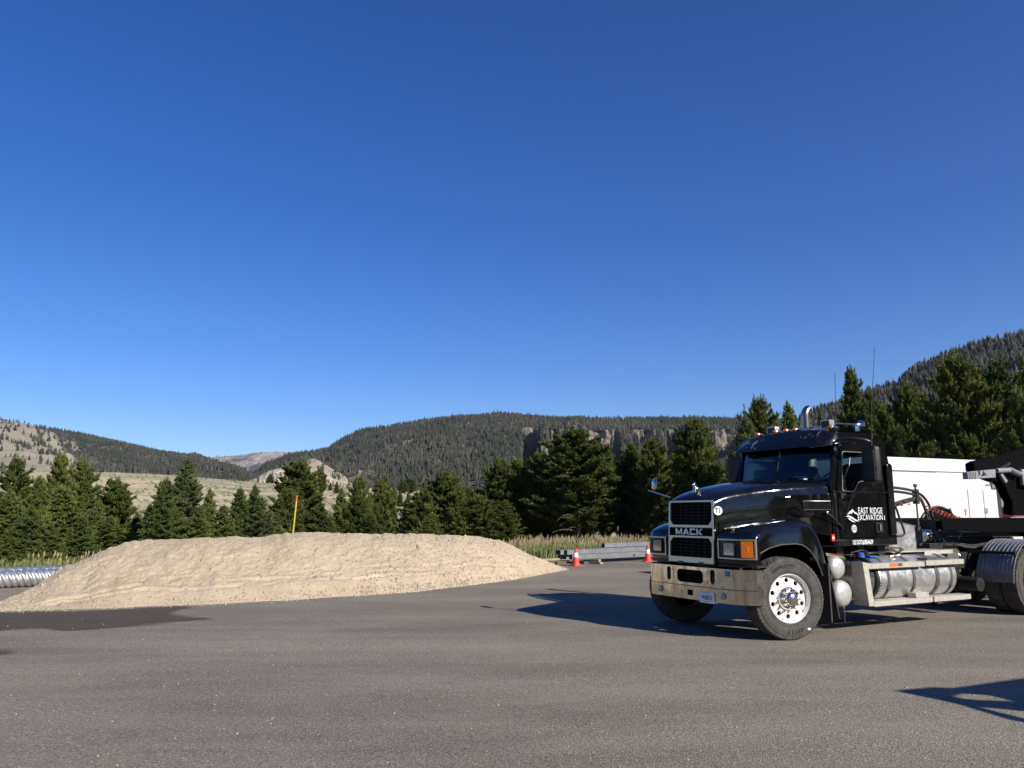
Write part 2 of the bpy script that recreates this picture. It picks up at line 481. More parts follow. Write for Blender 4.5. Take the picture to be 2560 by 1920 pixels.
def terrain_mat(name, stops, scale, s2=None, bump=.5, bdist=1.0, bare=None, stretch=(1, 1, 1), fine=None):
    m, n, b = mat(name)
    g = n.nodes.new('ShaderNodeNewGeometry'); P = g.outputs['Position']
    mp = n.nodes.new('ShaderNodeMapping'); mp.inputs['Scale'].default_value = stretch
    n.links.new(P, mp.inputs[0])
    t = node(n, 'ShaderNodeTexNoise', Scale=scale, Detail=9.0, Roughness=.68); n.links.new(mp.outputs[0], t.inputs['Vector'])
    r = ramp(n, t.outputs[0], stops); out = r.outputs[0]
    if fine:
        t2 = node(n, 'ShaderNodeTexNoise', Scale=fine, Detail=5.0, Roughness=.7); n.links.new(mp.outputs[0], t2.inputs['Vector'])
        r2 = ramp(n, t2.outputs[0], [(.35, g3(.62)), (.65, g3(1.3))])
        m1 = node(n, 'ShaderNodeMix', data_type='RGBA', blend_type='MULTIPLY'); m1.inputs[0].default_value = 1
        n.links.new(out, m1.inputs[6]); n.links.new(r2.outputs[0], m1.inputs[7]); out = m1.outputs[2]
    if bare:
        a = n.nodes.new('ShaderNodeAttribute'); a.attribute_name = 'bare'
        mp3 = n.nodes.new('ShaderNodeMapping'); mp3.inputs['Scale'].default_value = (stretch[0], stretch[1], .3); n.links.new(P, mp3.inputs[0])
        t3 = node(n, 'ShaderNodeTexNoise', Scale=scale*5, Detail=8.0, Roughness=.75); n.links.new(mp3.outputs[0], t3.inputs['Vector'])
        r3 = ramp(n, t3.outputs[0], bare)
        m2 = node(n, 'ShaderNodeMix', data_type='RGBA'); n.links.new(a.outputs['Fac'], m2.inputs[0]); n.links.new(out, m2.inputs[6]); n.links.new(r3.outputs[0], m2.inputs[7]); out = m2.outputs[2]
    n.links.new(out, b.inputs['Base Color'])
    b.inputs['Roughness'].default_value = .95; b.inputs['Specular IOR Level'].default_value = .1
    bp = node(n, 'ShaderNodeBump', Strength=bump, Distance=bdist); n.links.new(t.outputs[0], bp.inputs['Height']); n.links.new(bp.outputs[0], b.inputs['Normal'])
    return m
M['meadow'] = terrain_mat('dry_sage_meadow', [(.3, (.24, .22, .14)), (.45, (.36, .32, .2)), (.55, (.5, .42, .26)), (.72, (.58, .46, .26))], .02, fine=.35, stretch=(.5, 2.2, 1), bdist=.6)
M['hill_left'] = terrain_mat('left_hill_ground', [(.3, (.06, .062, .045)), (.6, (.12, .11, .08)), (.8, (.2, .18, .13))], .006, fine=.06, bare=[(.35, (.24, .215, .16)), (.6, (.33, .29, .21)), (.8, (.42, .34, .25))], bdist=6)
M['hill_mid'] = terrain_mat('ridge_ground', [(.3, (.055, .055, .045)), (.6, (.09, .085, .068)), (.8, (.15, .14, .115))], .008, fine=.08, bare=[(.36, (.07, .06, .05)), (.48, (.19, .155, .125)), (.6, (.30, .245, .2)), (.75, (.42, .36, .31))], bdist=8, bump=1.0)
M['hill_right'] = terrain_mat('right_hill_ground', [(.3, (.04, .045, .03)), (.6, (.07, .07, .05)), (.8, (.13, .12, .09))], .012, fine=.12, bare=[(.4, (.2, .18, .13)), (.7, (.3, .26, .2))], bdist=4)
M['tan_hill'] = terrain_mat('bare_tan_ground', [(.3, (.24, .2, .14)), (.5, (.36, .31, .23)), (.7, (.46, .4, .31))], .05, fine=.3, bdist=2)
M['far'] = terrain_mat('far_mountain_ground', [(.4, (.09, .1, .09)), (.48, (.36, .3, .23)), (.7, (.5, .41, .32))], .0016, fine=.01, stretch=(1, .6, 2.5), bdist=20)
M['rock'] = terrain_mat('cliff_rock', [(.3, (.24, .2, .16)), (.5, (.44, .38, .3)), (.75, (.56, .5, .42))], .05, fine=.3, stretch=(1, 1, .35), bdist=3)
M['verge'] = terrain_mat('verge_soil', [(.3, (.07, .06, .04)), (.6, (.13, .11, .07)), (.8, (.2, .16, .11))], .6, fine=6, bdist=.1)

def foliage_mat(name, c0, c1, c2):
    m, n, b = mat(name)
    oi = n.nodes.new('ShaderNodeObjectInfo')
    g = n.nodes.new('ShaderNodeNewGeometry')
    t = node(n, 'ShaderNodeTexNoise', Scale=1.6, Detail=4.0); n.links.new(g.outputs['Position'], t.inputs['Vector'])
    r = ramp(n, t.outputs[0], [(.3, c0), (.55, c1), (.78, c2)])
    hs = n.nodes.new('ShaderNodeHueSaturation')
    mr = node(n, 'ShaderNodeMapRange'); mr.inputs[3].default_value = .485; mr.inputs[4].default_value = .515
    n.links.new(oi.outputs['Random'], mr.inputs[0]); n.links.new(mr.outputs[0], hs.inputs['Hue'])
    mr2 = node(n, 'ShaderNodeMapRange'); mr2.inputs[3].default_value = 1.2; mr2.inputs[4].default_value = .82
    n.links.new(oi.outputs['Random'], mr2.inputs[0]); n.links.new(mr2.outputs[0], hs.inputs['Value'])
    n.links.new(r.outputs[0], hs.inputs['Color']); n.links.new(hs.outputs[0], b.inputs['Base Color'])
    b.inputs['Roughness'].default_value = .65; b.inputs['Specular IOR Level'].default_value = .25
    # a little light passes through the needles
    tl = n.nodes.new('ShaderNodeBsdfTranslucent'); n.links.new(hs.outputs[0], tl.inputs[0])
    mx = n.nodes.new('ShaderNodeMixShader'); mx.inputs[0].default_value = .22
    out = n.nodes['Material Output']
    n.links.new(b.outputs[0], mx.inputs[1]); n.links.new(tl.outputs[0], mx.inputs[2]); n.links.new(mx.outputs[0], out.inputs[0])
    return m
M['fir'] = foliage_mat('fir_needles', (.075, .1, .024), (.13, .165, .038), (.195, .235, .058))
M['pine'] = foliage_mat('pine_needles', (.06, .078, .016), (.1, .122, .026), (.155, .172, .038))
M['spruce'] = foliage_mat('spruce_needles', (.08, .1, .036), (.125, .15, .055), (.175, .2, .08))
M['bark'] = simple('bark', (.13, .105, .085), .9, var=.4, vscale=8, bump=.4)
M['farwood'] = foliage_mat('distant_conifers', (.032, .042, .026), (.045, .055, .034), (.065, .07, .045))
M['sage'] = simple('sagebrush', (.17, .17, .115), .9, var=.3, vscale=.3)
M['grass'] = simple('tall_dry_grass', (.22, .2, .08), .8, var=.35, vscale=1.5)
M['seed'] = simple('grass_seed_heads', (.33, .27, .15), .85, var=.35, vscale=2)
M['weed'] = simple('green_weeds', (.13, .16, .05), .8, var=.35, vscale=2)

# ------------------------------------------------------------------ setting: lot, verge, meadow, hills
def interp(x, pts):
    xs = [p[0] for p in pts]; ys = [p[1] for p in pts]
    return np.interp(x, xs, ys)
CA, SA = math.cos(PITCH), math.sin(PITCH)
def px2t(px, py):
    u = (np.asarray(px, float) - 1280) / FPX; v = (960 - np.asarray(py, float)) / FPX
    dy = CA - v*SA; dz = SA + v*CA
    return u/dy, dz/dy          # X/Y and (Z-EYE)/Y

# asphalt sheet, its far edge crumbling into the verge
edge = []
for x in np.linspace(45, -48, 180):
    y = interp(x, [(-48, 22.5), (-12, 24.3), (-4, 26.5), (0, 28), (5, 31), (12, 35.5), (25, 46), (45, 60)]) + .5*float(fbm(np.array(x*.6), np.array(3.), 4)) + .15*math.sin(x*9)
    edge.append((x, y))
lot = MB(); poly = [(-48, -30), (45, -30)] + edge
lot.v = [(x, y, 0) for x, y in poly]; lot.f = [tuple(range(len(poly)))]
tag(lot.build('asphalt_lot', M['asphalt'], smooth=False), 'grey asphalt lot in the foreground', kind='structure')

# ground all round, behind and beside the view
rows = []
for r_ in (0.5, 8, 30, 80, 250, 900, 3000, 12000):
    rows.append([(r_*math.sin(a), r_*math.cos(a), -.06 if r_ < 100 else -.06-r_*.002) for a in np.linspace(R(49), R(311), 60)])
gm = MB(); gm.grid(rows)
gm.box((-60, -3, -.5), (60, 22, -.05))
tag(gm.build('ground', M['verge'], smooth=False), kind='structure')

CREST = [(-700, 1178), (0, 1180), (270, 1181), (434, 1187), (512, 1195), (640, 1207), (800, 1215), (890, 1218), (970, 1221), (1040, 1227), (1200, 1236), (1500, 1245), (2000, 1240), (3300, 1230)]
def front_height(t, Y):
    px = 1280 + t*FPX/CA
    yc = interp(px, CREST)
    _, sz = px2t(px, yc)
    zc = EYE + sz*420
    rt = sstep(1150, 1350, px)
    dip = -2.6*(1-rt) - .4*rt
    z = np.where(Y < 32, -.05 - .25*sstep(22, 32, Y)*(1-rt), 0)
    z1 = -.3*(1-rt) - .05*rt
    z = np.where((Y >= 32), (z1)*(1-sstep(32, 70, Y)) + dip*sstep(32, 70, Y), z)
    up = sstep(95, 440, Y)
    z = np.where(Y > 95, dip + (zc - dip)*(.35*np.clip((Y-95)/325, 0, 1)+.65*up), z)
    z = np.where(Y > 420, zc - 24*sstep(420, 640, Y), z)
    n = fbm(t*Y/26, Y/20, 4, 3)*1.2*sstep(70, 200, Y)*(1-.7*sstep(350, 420, Y))
    n2 = fbm(t*Y/3, Y/3, 3, 8)*.12*sstep(30, 50, Y)
    return z + n + n2
ts = np.linspace(-1.2, 1.2, 420)
Ys = np.concatenate([np.linspace(21, 60, 40), np.geomspace(61, 640, 150), np.geomspace(680, 14000, 30)])
T, YY = np.meshgrid(ts, Ys, indexing='ij')
Z = front_height(T, YY)
V = np.stack([T*YY, YY, Z], -1).reshape(-1, 3)
o = np_mesh('meadow', V, grid_faces(len(ts), len(Ys)), M['meadow'])
tag(o, kind='structure')
def terrain_z(x, y):
    return float(front_height(np.array(x/y), np.array(float(y))))

HILLS = {}
def hill(name, ridge, D1, D0, z0, material, px0, px1, amp, scale, ncol=500, nrow=70, expo=.85, bare=None, cliff=None, back=.35):
    px = np.linspace(px0, px1, ncol)
    py = interp(px, ridge)
    t, s = px2t(px, py)
    d1 = interp(px, D1) if isinstance(D1, list) else np.full(ncol, float(D1))
    d0 = interp(px, D0) if isinstance(D0, list) else np.full(ncol, float(D0))
    k = np.concatenate([np.linspace(0, 1, nrow), np.linspace(1, 1+back, 12)[1:]])
    K = k[None, :]*np.ones((ncol, 1)); PX = px[:, None]*np.ones_like(K)
    zc = (EYE + s*d1)[:, None]
    Yv = d0[:, None] + (d1-d0)[:, None]*K
    sh = np.clip(K, 0, 1)**expo
    rock = np.zeros_like(K)
    if cliff:
        cm = np.zeros(ncol)
        for a, b_, lo, hi in cliff:
            wob = 10*fbm(px/9, px*0+a, 3, 4); cm = np.maximum(cm, sstep(a-5, a+3, px+wob)*(1-sstep(b_-3, b_+5, px+wob)))
        c = cm[:, None]
        kn = (.035*fbm(px/24, px*0+9, 4, 41))[:, None]; hn_ = (.20+.10*fbm(px/18, px*0+2, 3, 43))[:, None]
        ef = (.90-hn_)*np.clip(K/.66, 0, 1)**1.1 + hn_*sstep(.66+kn, .70+kn, K) + .10*sstep(.7, 1, K)      # climb seen from below
        ez = EYE + Yv*(s[:, None])*ef
        sc = np.clip((ez-z0)/(zc-z0), 0, 1)
        sh = np.where(K <= 1, sh*(1-c) + sc*c, sh)
        rock = c*sstep(.63+kn, .665+kn, K)*(1-sstep(.70+kn, .725+kn, K))*sstep(-.25, .0, fbm(PX/14, K*30, 3, 8))
    zz = z0 + (zc - z0)*sh
    win = np.clip(4*K*(1-K), 0, 1)**.7
    X = t[:, None]*Yv
    rid = 1-np.abs(fbm(X/scale, Yv/scale/2.2, 5, 21))*2.2
    win = win*(1-(np.clip(rock+(cm[:, None] if cliff else 0), 0, 1)*.92 if cliff else 0))
    zz = zz + amp*win*(rid-.6) + amp*.25*fbm(X/scale*5, Yv/scale*5, 3, 5)*win
    zz = np.where(K > 1, zc - (K-1)*(zc-z0)*1.6, zz)
    if cliff:
        Yv = Yv + rock*(np.abs(fbm(X/22, zz/70, 5, 31))*110)
    # nothing in front may stand above the ridge line
    V = np.stack([X, Yv, zz], -1)
    bm_ = bare(PX, np.clip(K, 0, 1), X, Yv) if bare else np.zeros_like(K)
    bm_ = np.clip(np.maximum(bm_, rock), 0, 1)
    o = np_mesh(name, V.reshape(-1, 3), grid_faces(ncol, len(k)), material, attrs={'bare': bm_.ravel()})
    tag(o, kind='structure')
    HILLS[name] = (px, k, V, bm_)
    return o

LEFT = [(-900, 980), (-300, 1030), (0, 1057), (60, 1063), (115, 1078), (150, 1084), (200, 1091), (265, 1103), (330, 1119), (400, 1134), (450, 1144), (500, 1152), (540, 1168), (600, 1188), (640, 1200), (760, 1225), (900, 1240)]
FAR = [(200, 1150), (430, 1152), (500, 1148), (530, 1143), (560, 1141), (600, 1138), (640, 1131), (700, 1130), (760, 1131), (900, 1138), (1200, 1150)]
MID = [(470, 1240), (560, 1215), (620, 1195), (640, 1180), (665, 1158), (690, 1152), (720, 1140), (760, 1132), (790, 1127), (820, 1121), (840, 1107), (870, 1093), (900, 1079), (960, 1070), (1020, 1062), (1080, 1054), (1150, 1046), (1240, 1041), (1300, 1043), (1400, 1048), (1500, 1050), (1650, 1050), (1750, 1048), (1850, 1052), (2000, 1060), (2300, 1080), (2800, 1100)]
RIGHT = [(1700, 1200), (1850, 1130), (1950, 1072), (2050, 1026), (2085, 1016), (2181, 980), (2247, 962), (2281, 932), (2336, 905), (2436, 870), (2560, 840), (2800, 790), (3200, 740)]
def bare_far(PX, K, X, Y): return sstep(.45, .6, .5+fbm(X/900, Y/500, 4, 2))
hill('far_mountain', FAR, 9000, 5200, 60, M['far'], 200, 1200, 90, 900, 260, 50, 1.0)
def bare_left(PX, K, X, Y):
    n = fbm(X/260, Y/420, 5, 7)
    low = (1-sstep(.2, .4, K + n*1.5 - (1-sstep(60, 420, PX))*.5))*(1-sstep(300, 620, PX))
    sp = sstep(.04, .14, fbm(X/170+Y/260, Y/420, 5, 71))*(1-sstep(360, 520, PX))*.92
    return np.maximum(low, sp)
hill('hill', LEFT, 2600, 900, -5, M['hill_left'], -900, 900, 60, 420, 620, 90, .8, bare_left).name = 'wooded_hill'
def bare_mid(PX, K, X, Y):
    n = fbm(X/45, Y/110, 5, 17)
    a = sstep(.16, .3, n)*sstep(850, 1000, PX)*(1-sstep(.62, .8, K))*.8
    b_ = sstep(720, 760, PX)*(1-sstep(880, 990, PX))*(1-sstep(.3, .5, K + n*.3 + (PX-760)/900))
    return np.maximum(a, b_)
CL = [(1305, 1345, 0, 0), (1372, 1415, 0, 0), (1470, 1545, 0, 0), (1580, 1645, 0, 0), (1665, 1705, 0, 0), (1775, 1850, 0, 0)]
hill('ridge', MID, 1900, [(470, 1300), (700, 1000), (900, 760), (3000, 760)], -8, M['hill_mid'], 470, 2800, 34, 230, 900, 110, .8, bare_mid, CL).name = 'long_wooded_ridge'
def bare_right(PX, K, X, Y): return sstep(.2, .34, fbm(X/60, Y/90, 5, 27))*.5
hill('slope', RIGHT, [(1700, 1400), (2560, 950), (3200, 800)], [(1700, 600), (3200, 330)], -4, M['hill_right'], 1700, 3200, 14, 120, 420, 60, .9, bare_right).name = 'steep_wooded_hill'
def bare_all(PX, K, X, Y): return np.ones_like(K)
hill('foothill', [(690, 1222), (730, 1190), (755, 1158), (772, 1146), (792, 1147), (830, 1172), (880, 1198), (940, 1222), (1000, 1235)], 1000, 640, -10, M['tan_hill'], 690, 1000, 7, 80, 120, 40, .9, bare_all).name = 'bare_foothill'
hill('knoll', [(570, 1222), (600, 1212), (640, 1194), (670, 1178), (700, 1170), (726, 1171), (750, 1184), (790, 1205), (850, 1225)], 700, 520, -8, M['rock'], 570, 850, 9, 22, 160, 40, .7, bare_all).name = 'rocky_knoll'

# the woods on the hills: each wood is one mass of small conifers
def wood(name, hname, count, hmin, hmax, seed, label, klo=.02, khi=1.0, pxr=None, thin=1.0):
    g = np.random.default_rng(seed)
    px, k, V, B = HILLS[hname]
    nr = int(np.searchsorted(k, 1.0))
    lo, hi = (px[0], px[-1]) if pxr is None else pxr
    n = count*2
    pi = g.uniform(lo, hi, n); ki = g.uniform(klo, khi, n)
    crest = g.random(n) < .06
    ki = np.where(crest, g.uniform(.965, 1.0, n), ki)
    fi = (pi-px[0])/(px[-1]-px[0])*(len(px)-1); fj = np.interp(ki, k[:nr+1], np.arange(nr+1))
    i0 = np.clip(fi.astype(int), 0, len(px)-2); j0 = np.clip(fj.astype(int), 0, nr-1)
    a = (fi-i0)[:, None]; b_ = (fj-j0)[:, None]
    P = V[i0, j0]*(1-a)*(1-b_) + V[i0+1, j0]*a*(1-b_) + V[i0, j0+1]*(1-a)*b_ + V[i0+1, j0+1]*a*b_
    bb = B[i0, j0]
    dens = 1 - bb*thin
    keep = g.random(n) < dens
    P = P[keep][:count]
    n = len(P)
    H = g.uniform(hmin, hmax, n)*(1+.25*fbm(P[:, 0]/90, P[:, 1]/90, 3, 4)); W = H*g.uniform(.2, .34, n); rot = g.uniform(0, 6.28, n)
    nv = 8
    protos = []
    for q in range(nv):
        vs, fs = [], []
        ns = 6; tiers = 4
        for j in range(tiers):
            zb = .08 + .78*j/tiers; zt = min(zb + .42, 1.0) if j < tiers-1 else 1.0
            rb = (1-j/tiers)**.8*g.uniform(.8, 1.1)
            base = len(vs)
            for s_ in range(ns):
                an = 6.283*s_/ns + j*.5 + g.uniform(-.2, .2); rr = rb*g.uniform(.65, 1.15)
                vs.append((rr*math.cos(an), rr*math.sin(an), zb + g.uniform(-.04, .05)))
            vs.append((g.uniform(-.05, .05), g.uniform(-.05, .05), zt))
            for s_ in range(ns): fs.append((base+s_, base+(s_+1) % ns, base+ns))
        protos.append((np.array(vs), np.array(fs)))
    VV, FF, TT = [], [], []; off = 0
    which = g.integers(0, nv, n); tone = np.clip(g.normal(.5, .25, n) + .5*fbm(P[:, 0]/120, P[:, 1]/120, 3, 9), 0, 1)
    for q in range(nv):
        m_ = which == q
        if not m_.any(): continue
        vs, fs = protos[q]; c, s_ = np.cos(rot[m_])[:, None], np.sin(rot[m_])[:, None]
        x = (vs[None, :, 0]*c - vs[None, :, 1]*s_)*W[m_][:, None]; y = (vs[None, :, 0]*s_ + vs[None, :, 1]*c)*W[m_][:, None]
        z = vs[None, :, 2]*H[m_][:, None]
        A = np.stack([x + P[m_][:, None, 0], y + P[m_][:, None, 1], z + P[m_][:, None, 2] - .3], -1)
        VV.append(A.reshape(-1, 3)); mcount = m_.sum()
        FF.append((fs[None] + (np.arange(mcount)*len(vs))[:, None, None] + off).reshape(-1, 3)); off += mcount*len(vs)
        TT.append(np.repeat(tone[m_], len(vs)))
    o = np_mesh(name, np.concatenate(VV), np.concatenate(FF), M['wood'], smooth=False, attrs={'tone': np.concatenate(TT)})
    tag(o, label, 'forest', kind='stuff')
    return o
m_, n_, b_ = mat('distant_wood')
a_ = n_.nodes.new('ShaderNodeAttribute'); a_.attribute_name = 'tone'
r_ = ramp(n_, a_.outputs['Fac'], [(0, (.03, .04, .022)), (.4, (.038, .044, .028)), (.7, (.062, .058, .045)), (1, (.1, .086, .074))])
n_.links.new(r_.outputs[0], b_.inputs['Base Color']); b_.inputs['Roughness'].default_value = .8; b_.inputs['Specular IOR Level'].default_value = .15
M['wood'] = m_
wood('wood', 'ridge', 26000, 6, 11.5, 1, 'dense conifer forest covering the long central ridge', pxr=(470, 2150), thin=.86, klo=.0).name = 'ridge_forest'
wood('wood', 'ridge', 110, 9, 16, 21, 'taller single conifers standing along the skyline of the ridge', klo=.975, khi=1.0, pxr=(1050, 2100)).name = 'skyline_trees'
wood('wood', 'hill', 15000, 9, 16, 2, 'scattered dark conifers over the pale hill at the left', pxr=(-150, 800), thin=.96).name = 'hillside_forest'
wood('wood', 'slope', 5200, 7, 14, 3, 'steep hillside forest rising at the far right', pxr=(1700, 2750), thin=.8).name = 'slope_forest'
wood('wood', 'foothill', 110, 5, 10, 4, 'sparse small conifers on the bare tan foothill', thin=0).name = 'foothill_trees'
wood('wood', 'knoll', 60, 4, 8, 5, 'few small conifers dotted on the pale rocky knoll', thin=0).name = 'knoll_trees'
wood('wood', 'far_mountain', 900, 12, 34, 6, 'dark patches of forest on the hazy far mountain', klo=.1, khi=.8).name = 'mountain_forest'

# sagebrush on the meadow
g = np.random.default_rng(5)
n = 3800
px = g.uniform(-200, 1500, n); Yq = np.exp(g.uniform(np.log(75), np.log(415), n)); tq = (px-1280)/FPX*CA
zq = front_height(tq, Yq); H = g.uniform(.25, .7, n); Wd = H*g.uniform(.7, 1.5, n)
ico = [(0, 0, 1), (.9, 0, .35), (.28, .85, .4), (-.72, .53, .3), (-.72, -.53, .42), (.28, -.85, .33), (0, 0, -.1)]
icf = [(0, 1, 2), (0, 2, 3), (0, 3, 4), (0, 4, 5), (0, 5, 1), (6, 2, 1), (6, 3, 2), (6, 4, 3), (6, 5, 4), (6, 1, 5)]
iv = np.array(ico)[None]*np.stack([Wd, Wd, H], -1)[:, None, :]*g.uniform(.75, 1.25, (n, 7, 3))
A = iv + np.stack([tq*Yq, Yq, zq], -1)[:, None, :]
tag(np_mesh('sagebrush', A.reshape(-1, 3), (np.array(icf)[None] + (np.arange(n)*7)[:, None, None]).reshape(-1, 3), M['sage'], smooth=False), 'grey green sagebrush dotted across the tan meadow', 'sagebrush', kind='stuff')

# tall dry grass and weeds along the verge
def grass(name, pts, hmin, hmax, material, seed, label, wdt=.012, lean=.25, heads=None, cat='grass'):
    g = np.random.default_rng(seed)
    n = len(pts); P = np.array(pts)
    h = g.uniform(hmin, hmax, n); an = g.uniform(0, 6.28, n); ln = g.uniform(.05, lean, n)*h
    wx = np.cos(an)*wdt; wy = np.sin(an)*wdt
    lx = ln*g.uniform(-.2, 1, n); ly = ln*g.uniform(-.7, .7, n)
    b0 = P + np.stack([wx, wy, 0*h], -1); b1 = P - np.stack([wx, wy, 0*h], -1)
    mm = P + np.stack([lx*.35, ly*.35, h*.6], -1); m0 = mm + np.stack([wx*.8, wy*.8, 0*h], -1); m1 = mm - np.stack([wx*.8, wy*.8, 0*h], -1)
    tp = P + np.stack([lx, ly, h], -1)
    V = np.stack([b0, b1, m1, m0, tp], 1).reshape(-1, 3)
    base = (np.arange(n)*5)[:, None]
    F = np.concatenate([base + np.array([[0, 1, 2]]), base + np.array([[0, 2, 3]]), base + np.array([[3, 2, 4]])])
    o = np_mesh(name, V, F, material, smooth=False)
    tag(o, label, cat, kind='stuff')
    if heads:
        sel = g.random(n) < heads
        T_ = tp[sel]; k = len(T_); L = np.stack([lx[sel]*.25, ly[sel]*.25, h[sel]*.22], -1)
        w_ = np.stack([wx[sel]*2.6, wy[sel]*2.6, 0*h[sel]], -1); w2 = np.stack([-wy[sel]*2.6, wx[sel]*2.6, 0*h[sel]], -1)
        V = np.concatenate([np.stack([T_-L, T_+w_, T_+L, T_-w_], 1), np.stack([T_-L, T_+w2, T_+L, T_-w2], 1)]).reshape(-1, 3)
        F = (np.arange(2*k)*4)[:, None] + np.array([[0, 1, 2, 3]])
        tag(np_mesh('grass_seed_heads', V, F, M['seed'], smooth=False), label.replace('grass', 'feathery grass seed heads', 1), 'seed heads', kind='stuff')
    return o
def strip(px0, px1, y0, y1, n, seed):
    g = np.random.default_rng(seed); out = []
    while len(out) < n:
        px = g.uniform(px0, px1); Y = g.uniform(y0(px), y1(px)); t = (px-1280)/FPX*CA
        if fbm(np.array(t*Y*.9), np.array(Y*.9), 3, seed) < -.14: continue
        out.append((t*Y, Y, terrain_z(t*Y, Y)-.03))
    return out
grass('verge_grass', strip(1180, 1760, lambda p: interp(p, [(1180, 29.5), (1420, 31.5), (1760, 36)]), lambda p: interp(p, [(1180, 40), (1760, 45)]), 11000, 3), .25, .68, M['grass'], 1, 'tall tan grass behind the stacked beams', .010, .45, .16)
grass('verge_weeds', strip(1180, 1760, lambda p: interp(p, [(1180, 29), (1420, 31), (1760, 35.5)]), lambda p: interp(p, [(1180, 38), (1760, 43)]), 14000, 4), .2, .55, M['weed'], 2, 'low green weeds at the foot of the tall grass', .02, .5, cat='weeds')
grass('roadside_grass', strip(-250, 1180, lambda p: 25.2+.004*max(p, 0), lambda p: 33, 9000, 5), .2, .55, M['grass'], 3, 'dry grass beside the young firs at the left', .010, .45, .15)
grass('roadside_weeds', strip(-250, 1180, lambda p: 24.8+.004*max(p, 0), lambda p: 31, 12000, 6), .15, .45, M['weed'], 4, 'green weeds growing behind the corrugated pipe', .022, .6, cat='weeds')

# ------------------------------------------------------------------ the pile of sand and gravel
FOOT = [(-260, 1520), (0, 1527), (230, 1521), (520, 1511), (760, 1498), (1040, 1480), (1280, 1450), (1422, 1424)]
TOP = [(-260, 1519), (-60, 1519), (0, 1503), (60, 1480), (100, 1458), (150, 1421), (215, 1397), (260, 1374), (330, 1352), (375, 1348), (450, 1348), (550, 1343), (600, 1341), (650, 1343), (690, 1336), (760, 1329), (850, 1333), (1000, 1334), (1100, 1336), (1200, 1342), (1240, 1348), (1270, 1359), (1320, 1384), (1380, 1408), (1422, 1423.5)]
px = np.linspace(-180, 1422, 860)
tf, sf = px2t(px, interp(px, FOOT)); Yb = -EYE/sf + .10*fbm(px/90, px*0, 2, 3)
tt, st_ = px2t(px, interp(px, TOP))
hw = np.clip(interp(px, FOOT)-interp(px, TOP), 1, 200)
Yr = Yb + 3.3*np.clip(hw/165, 0, 1)**.8 + .05
zr = np.clip(EYE + st_*Yr, .02, None)
rn = (.03*fbm(px/13, px*0+7, 4, 12)*np.clip(hw/60, 0, 1))
vf = np.linspace(0, 1, 130); vb = np.linspace(0, 1, 40)[1:]
PXg = px[:, None]; v = vf[None, :]
sx = interp(px, [(-200, .0), (200, .1), (500, .2), (900, .2), (1200, .15), (1422, 0)])[:, None]
prof = v*(1-sx) + sx*(sstep(0, .18, v)*.55 + .45*sstep(.3, .75, v))
prof = .75*prof + .25*np.sin(v*PI/2)
t_ = (tf[:, None]*(1-v) + tt[:, None]*v); Yf = Yb[:, None]*(1-v) + Yr[:, None]*v
Zf = zr[:, None]*prof + rn[:, None]*v**7
Xf = t_*Yf
win = np.clip(4.5*v*(1-v), 0, 1)*np.clip(hw/60, 0, 1)[:, None]
gul = fbm(Xf*.9 + Yf*.3, Yf*.6, 3, 11)
Zf = Zf + win*(.15*gul + .035*fbm(Xf*3.6+Yf, Yf*2.2, 3, 19) + .028*fbm(Xf*11, Yf*9, 3, 29))
for c0, dep, wd in ((.17, .022, .012), (.25, .026, .015), (.33, .012, .012)):      # wheel ruts along the toe
    vv = v - c0 - .05*(PXg-700)/700
    Zf = Zf + dep*np.clip(hw/100, 0, 1)[:, None]*(np.exp(-((vv-.025)/wd)**2) - np.exp(-(vv/wd)**2))*np.clip(.6+1.6*fbm(PXg/60+c0*50, PXg*0, 3, 6), 0, 1.4)
Zf = np.maximum(Zf, .004)
Zf[:, 0] = -.02
vb_ = vb[None, :]
Yk = Yr[:, None] + vb_*(zr[:, None]*1.7+.05); Xk = tt[:, None]*Yk
Zk = (zr+rn)[:, None]*(1-vb_)**1.05 + .06*np.clip(4*vb_*(1-vb_), 0, 1)*fbm(Xk*2, Yk*2, 4, 5) - .02*vb_
PV = np.concatenate([np.stack([Xf, Yf, Zf], -1), np.stack([Xk, Yk, Zk], -1)], 1)
o = np_mesh('gravel_pile', PV.reshape(-1, 3), grid_faces(*PV.shape[:2]), M['sand'])
tag(o, 'long low pile of pale tan sand and gravel on the asphalt', 'gravel pile')
# stones lying on the slope, thickest towards the right, and rolled out along the toe
g = np.random.default_rng(8); n = 3400
ci = np.clip(np.where(g.random(n) < .5, g.normal(690, 60, n), g.uniform(60, 855, n)), 40, 856).astype(int)
cj = np.clip(np.where(g.random(n) < .25, g.uniform(0, 12, n), g.uniform(3, 128, n)), 0, 129).astype(int)
P = PV[ci, cj]; r = g.uniform(.008, .03, n)*np.where(g.random(n) < .04, 2.0, 1)
octa = np.array([(1, 0, 0), (0, 1, 0), (-1, 0, 0), (0, -1, 0), (0, 0, 1), (0, 0, -1)], float); of = np.array([(0,1,4),(1,2,4),(2,3,4),(3,0,4),(1,0,5),(2,1,5),(3,2,5),(0,3,5)])
A = octa[None]*r[:, None, None]*g.uniform(.6, 1.3, (n, 6, 3)) + (P + np.array([0, 0, .004]))[:, None, :]
tag(np_mesh('loose_stones', A.reshape(-1, 3), (of[None] + (np.arange(n)*6)[:, None, None]).reshape(-1, 3), M['stone'], smooth=False), 'small stones scattered over the pile', 'stones', kind='stuff')
n = 1500
Yq = 4 + 20*g.random(n)**1.2; Xq = g.uniform(-1, 1, n)*Yq*.75
nt_ = 700
kx = g.integers(30, 850, nt_); Xq[:nt_] = PV[kx, 0, 0] + g.normal(0, .1, nt_); Yq[:nt_] = PV[kx, 0, 1] - np.abs(g.normal(0, .16, nt_))
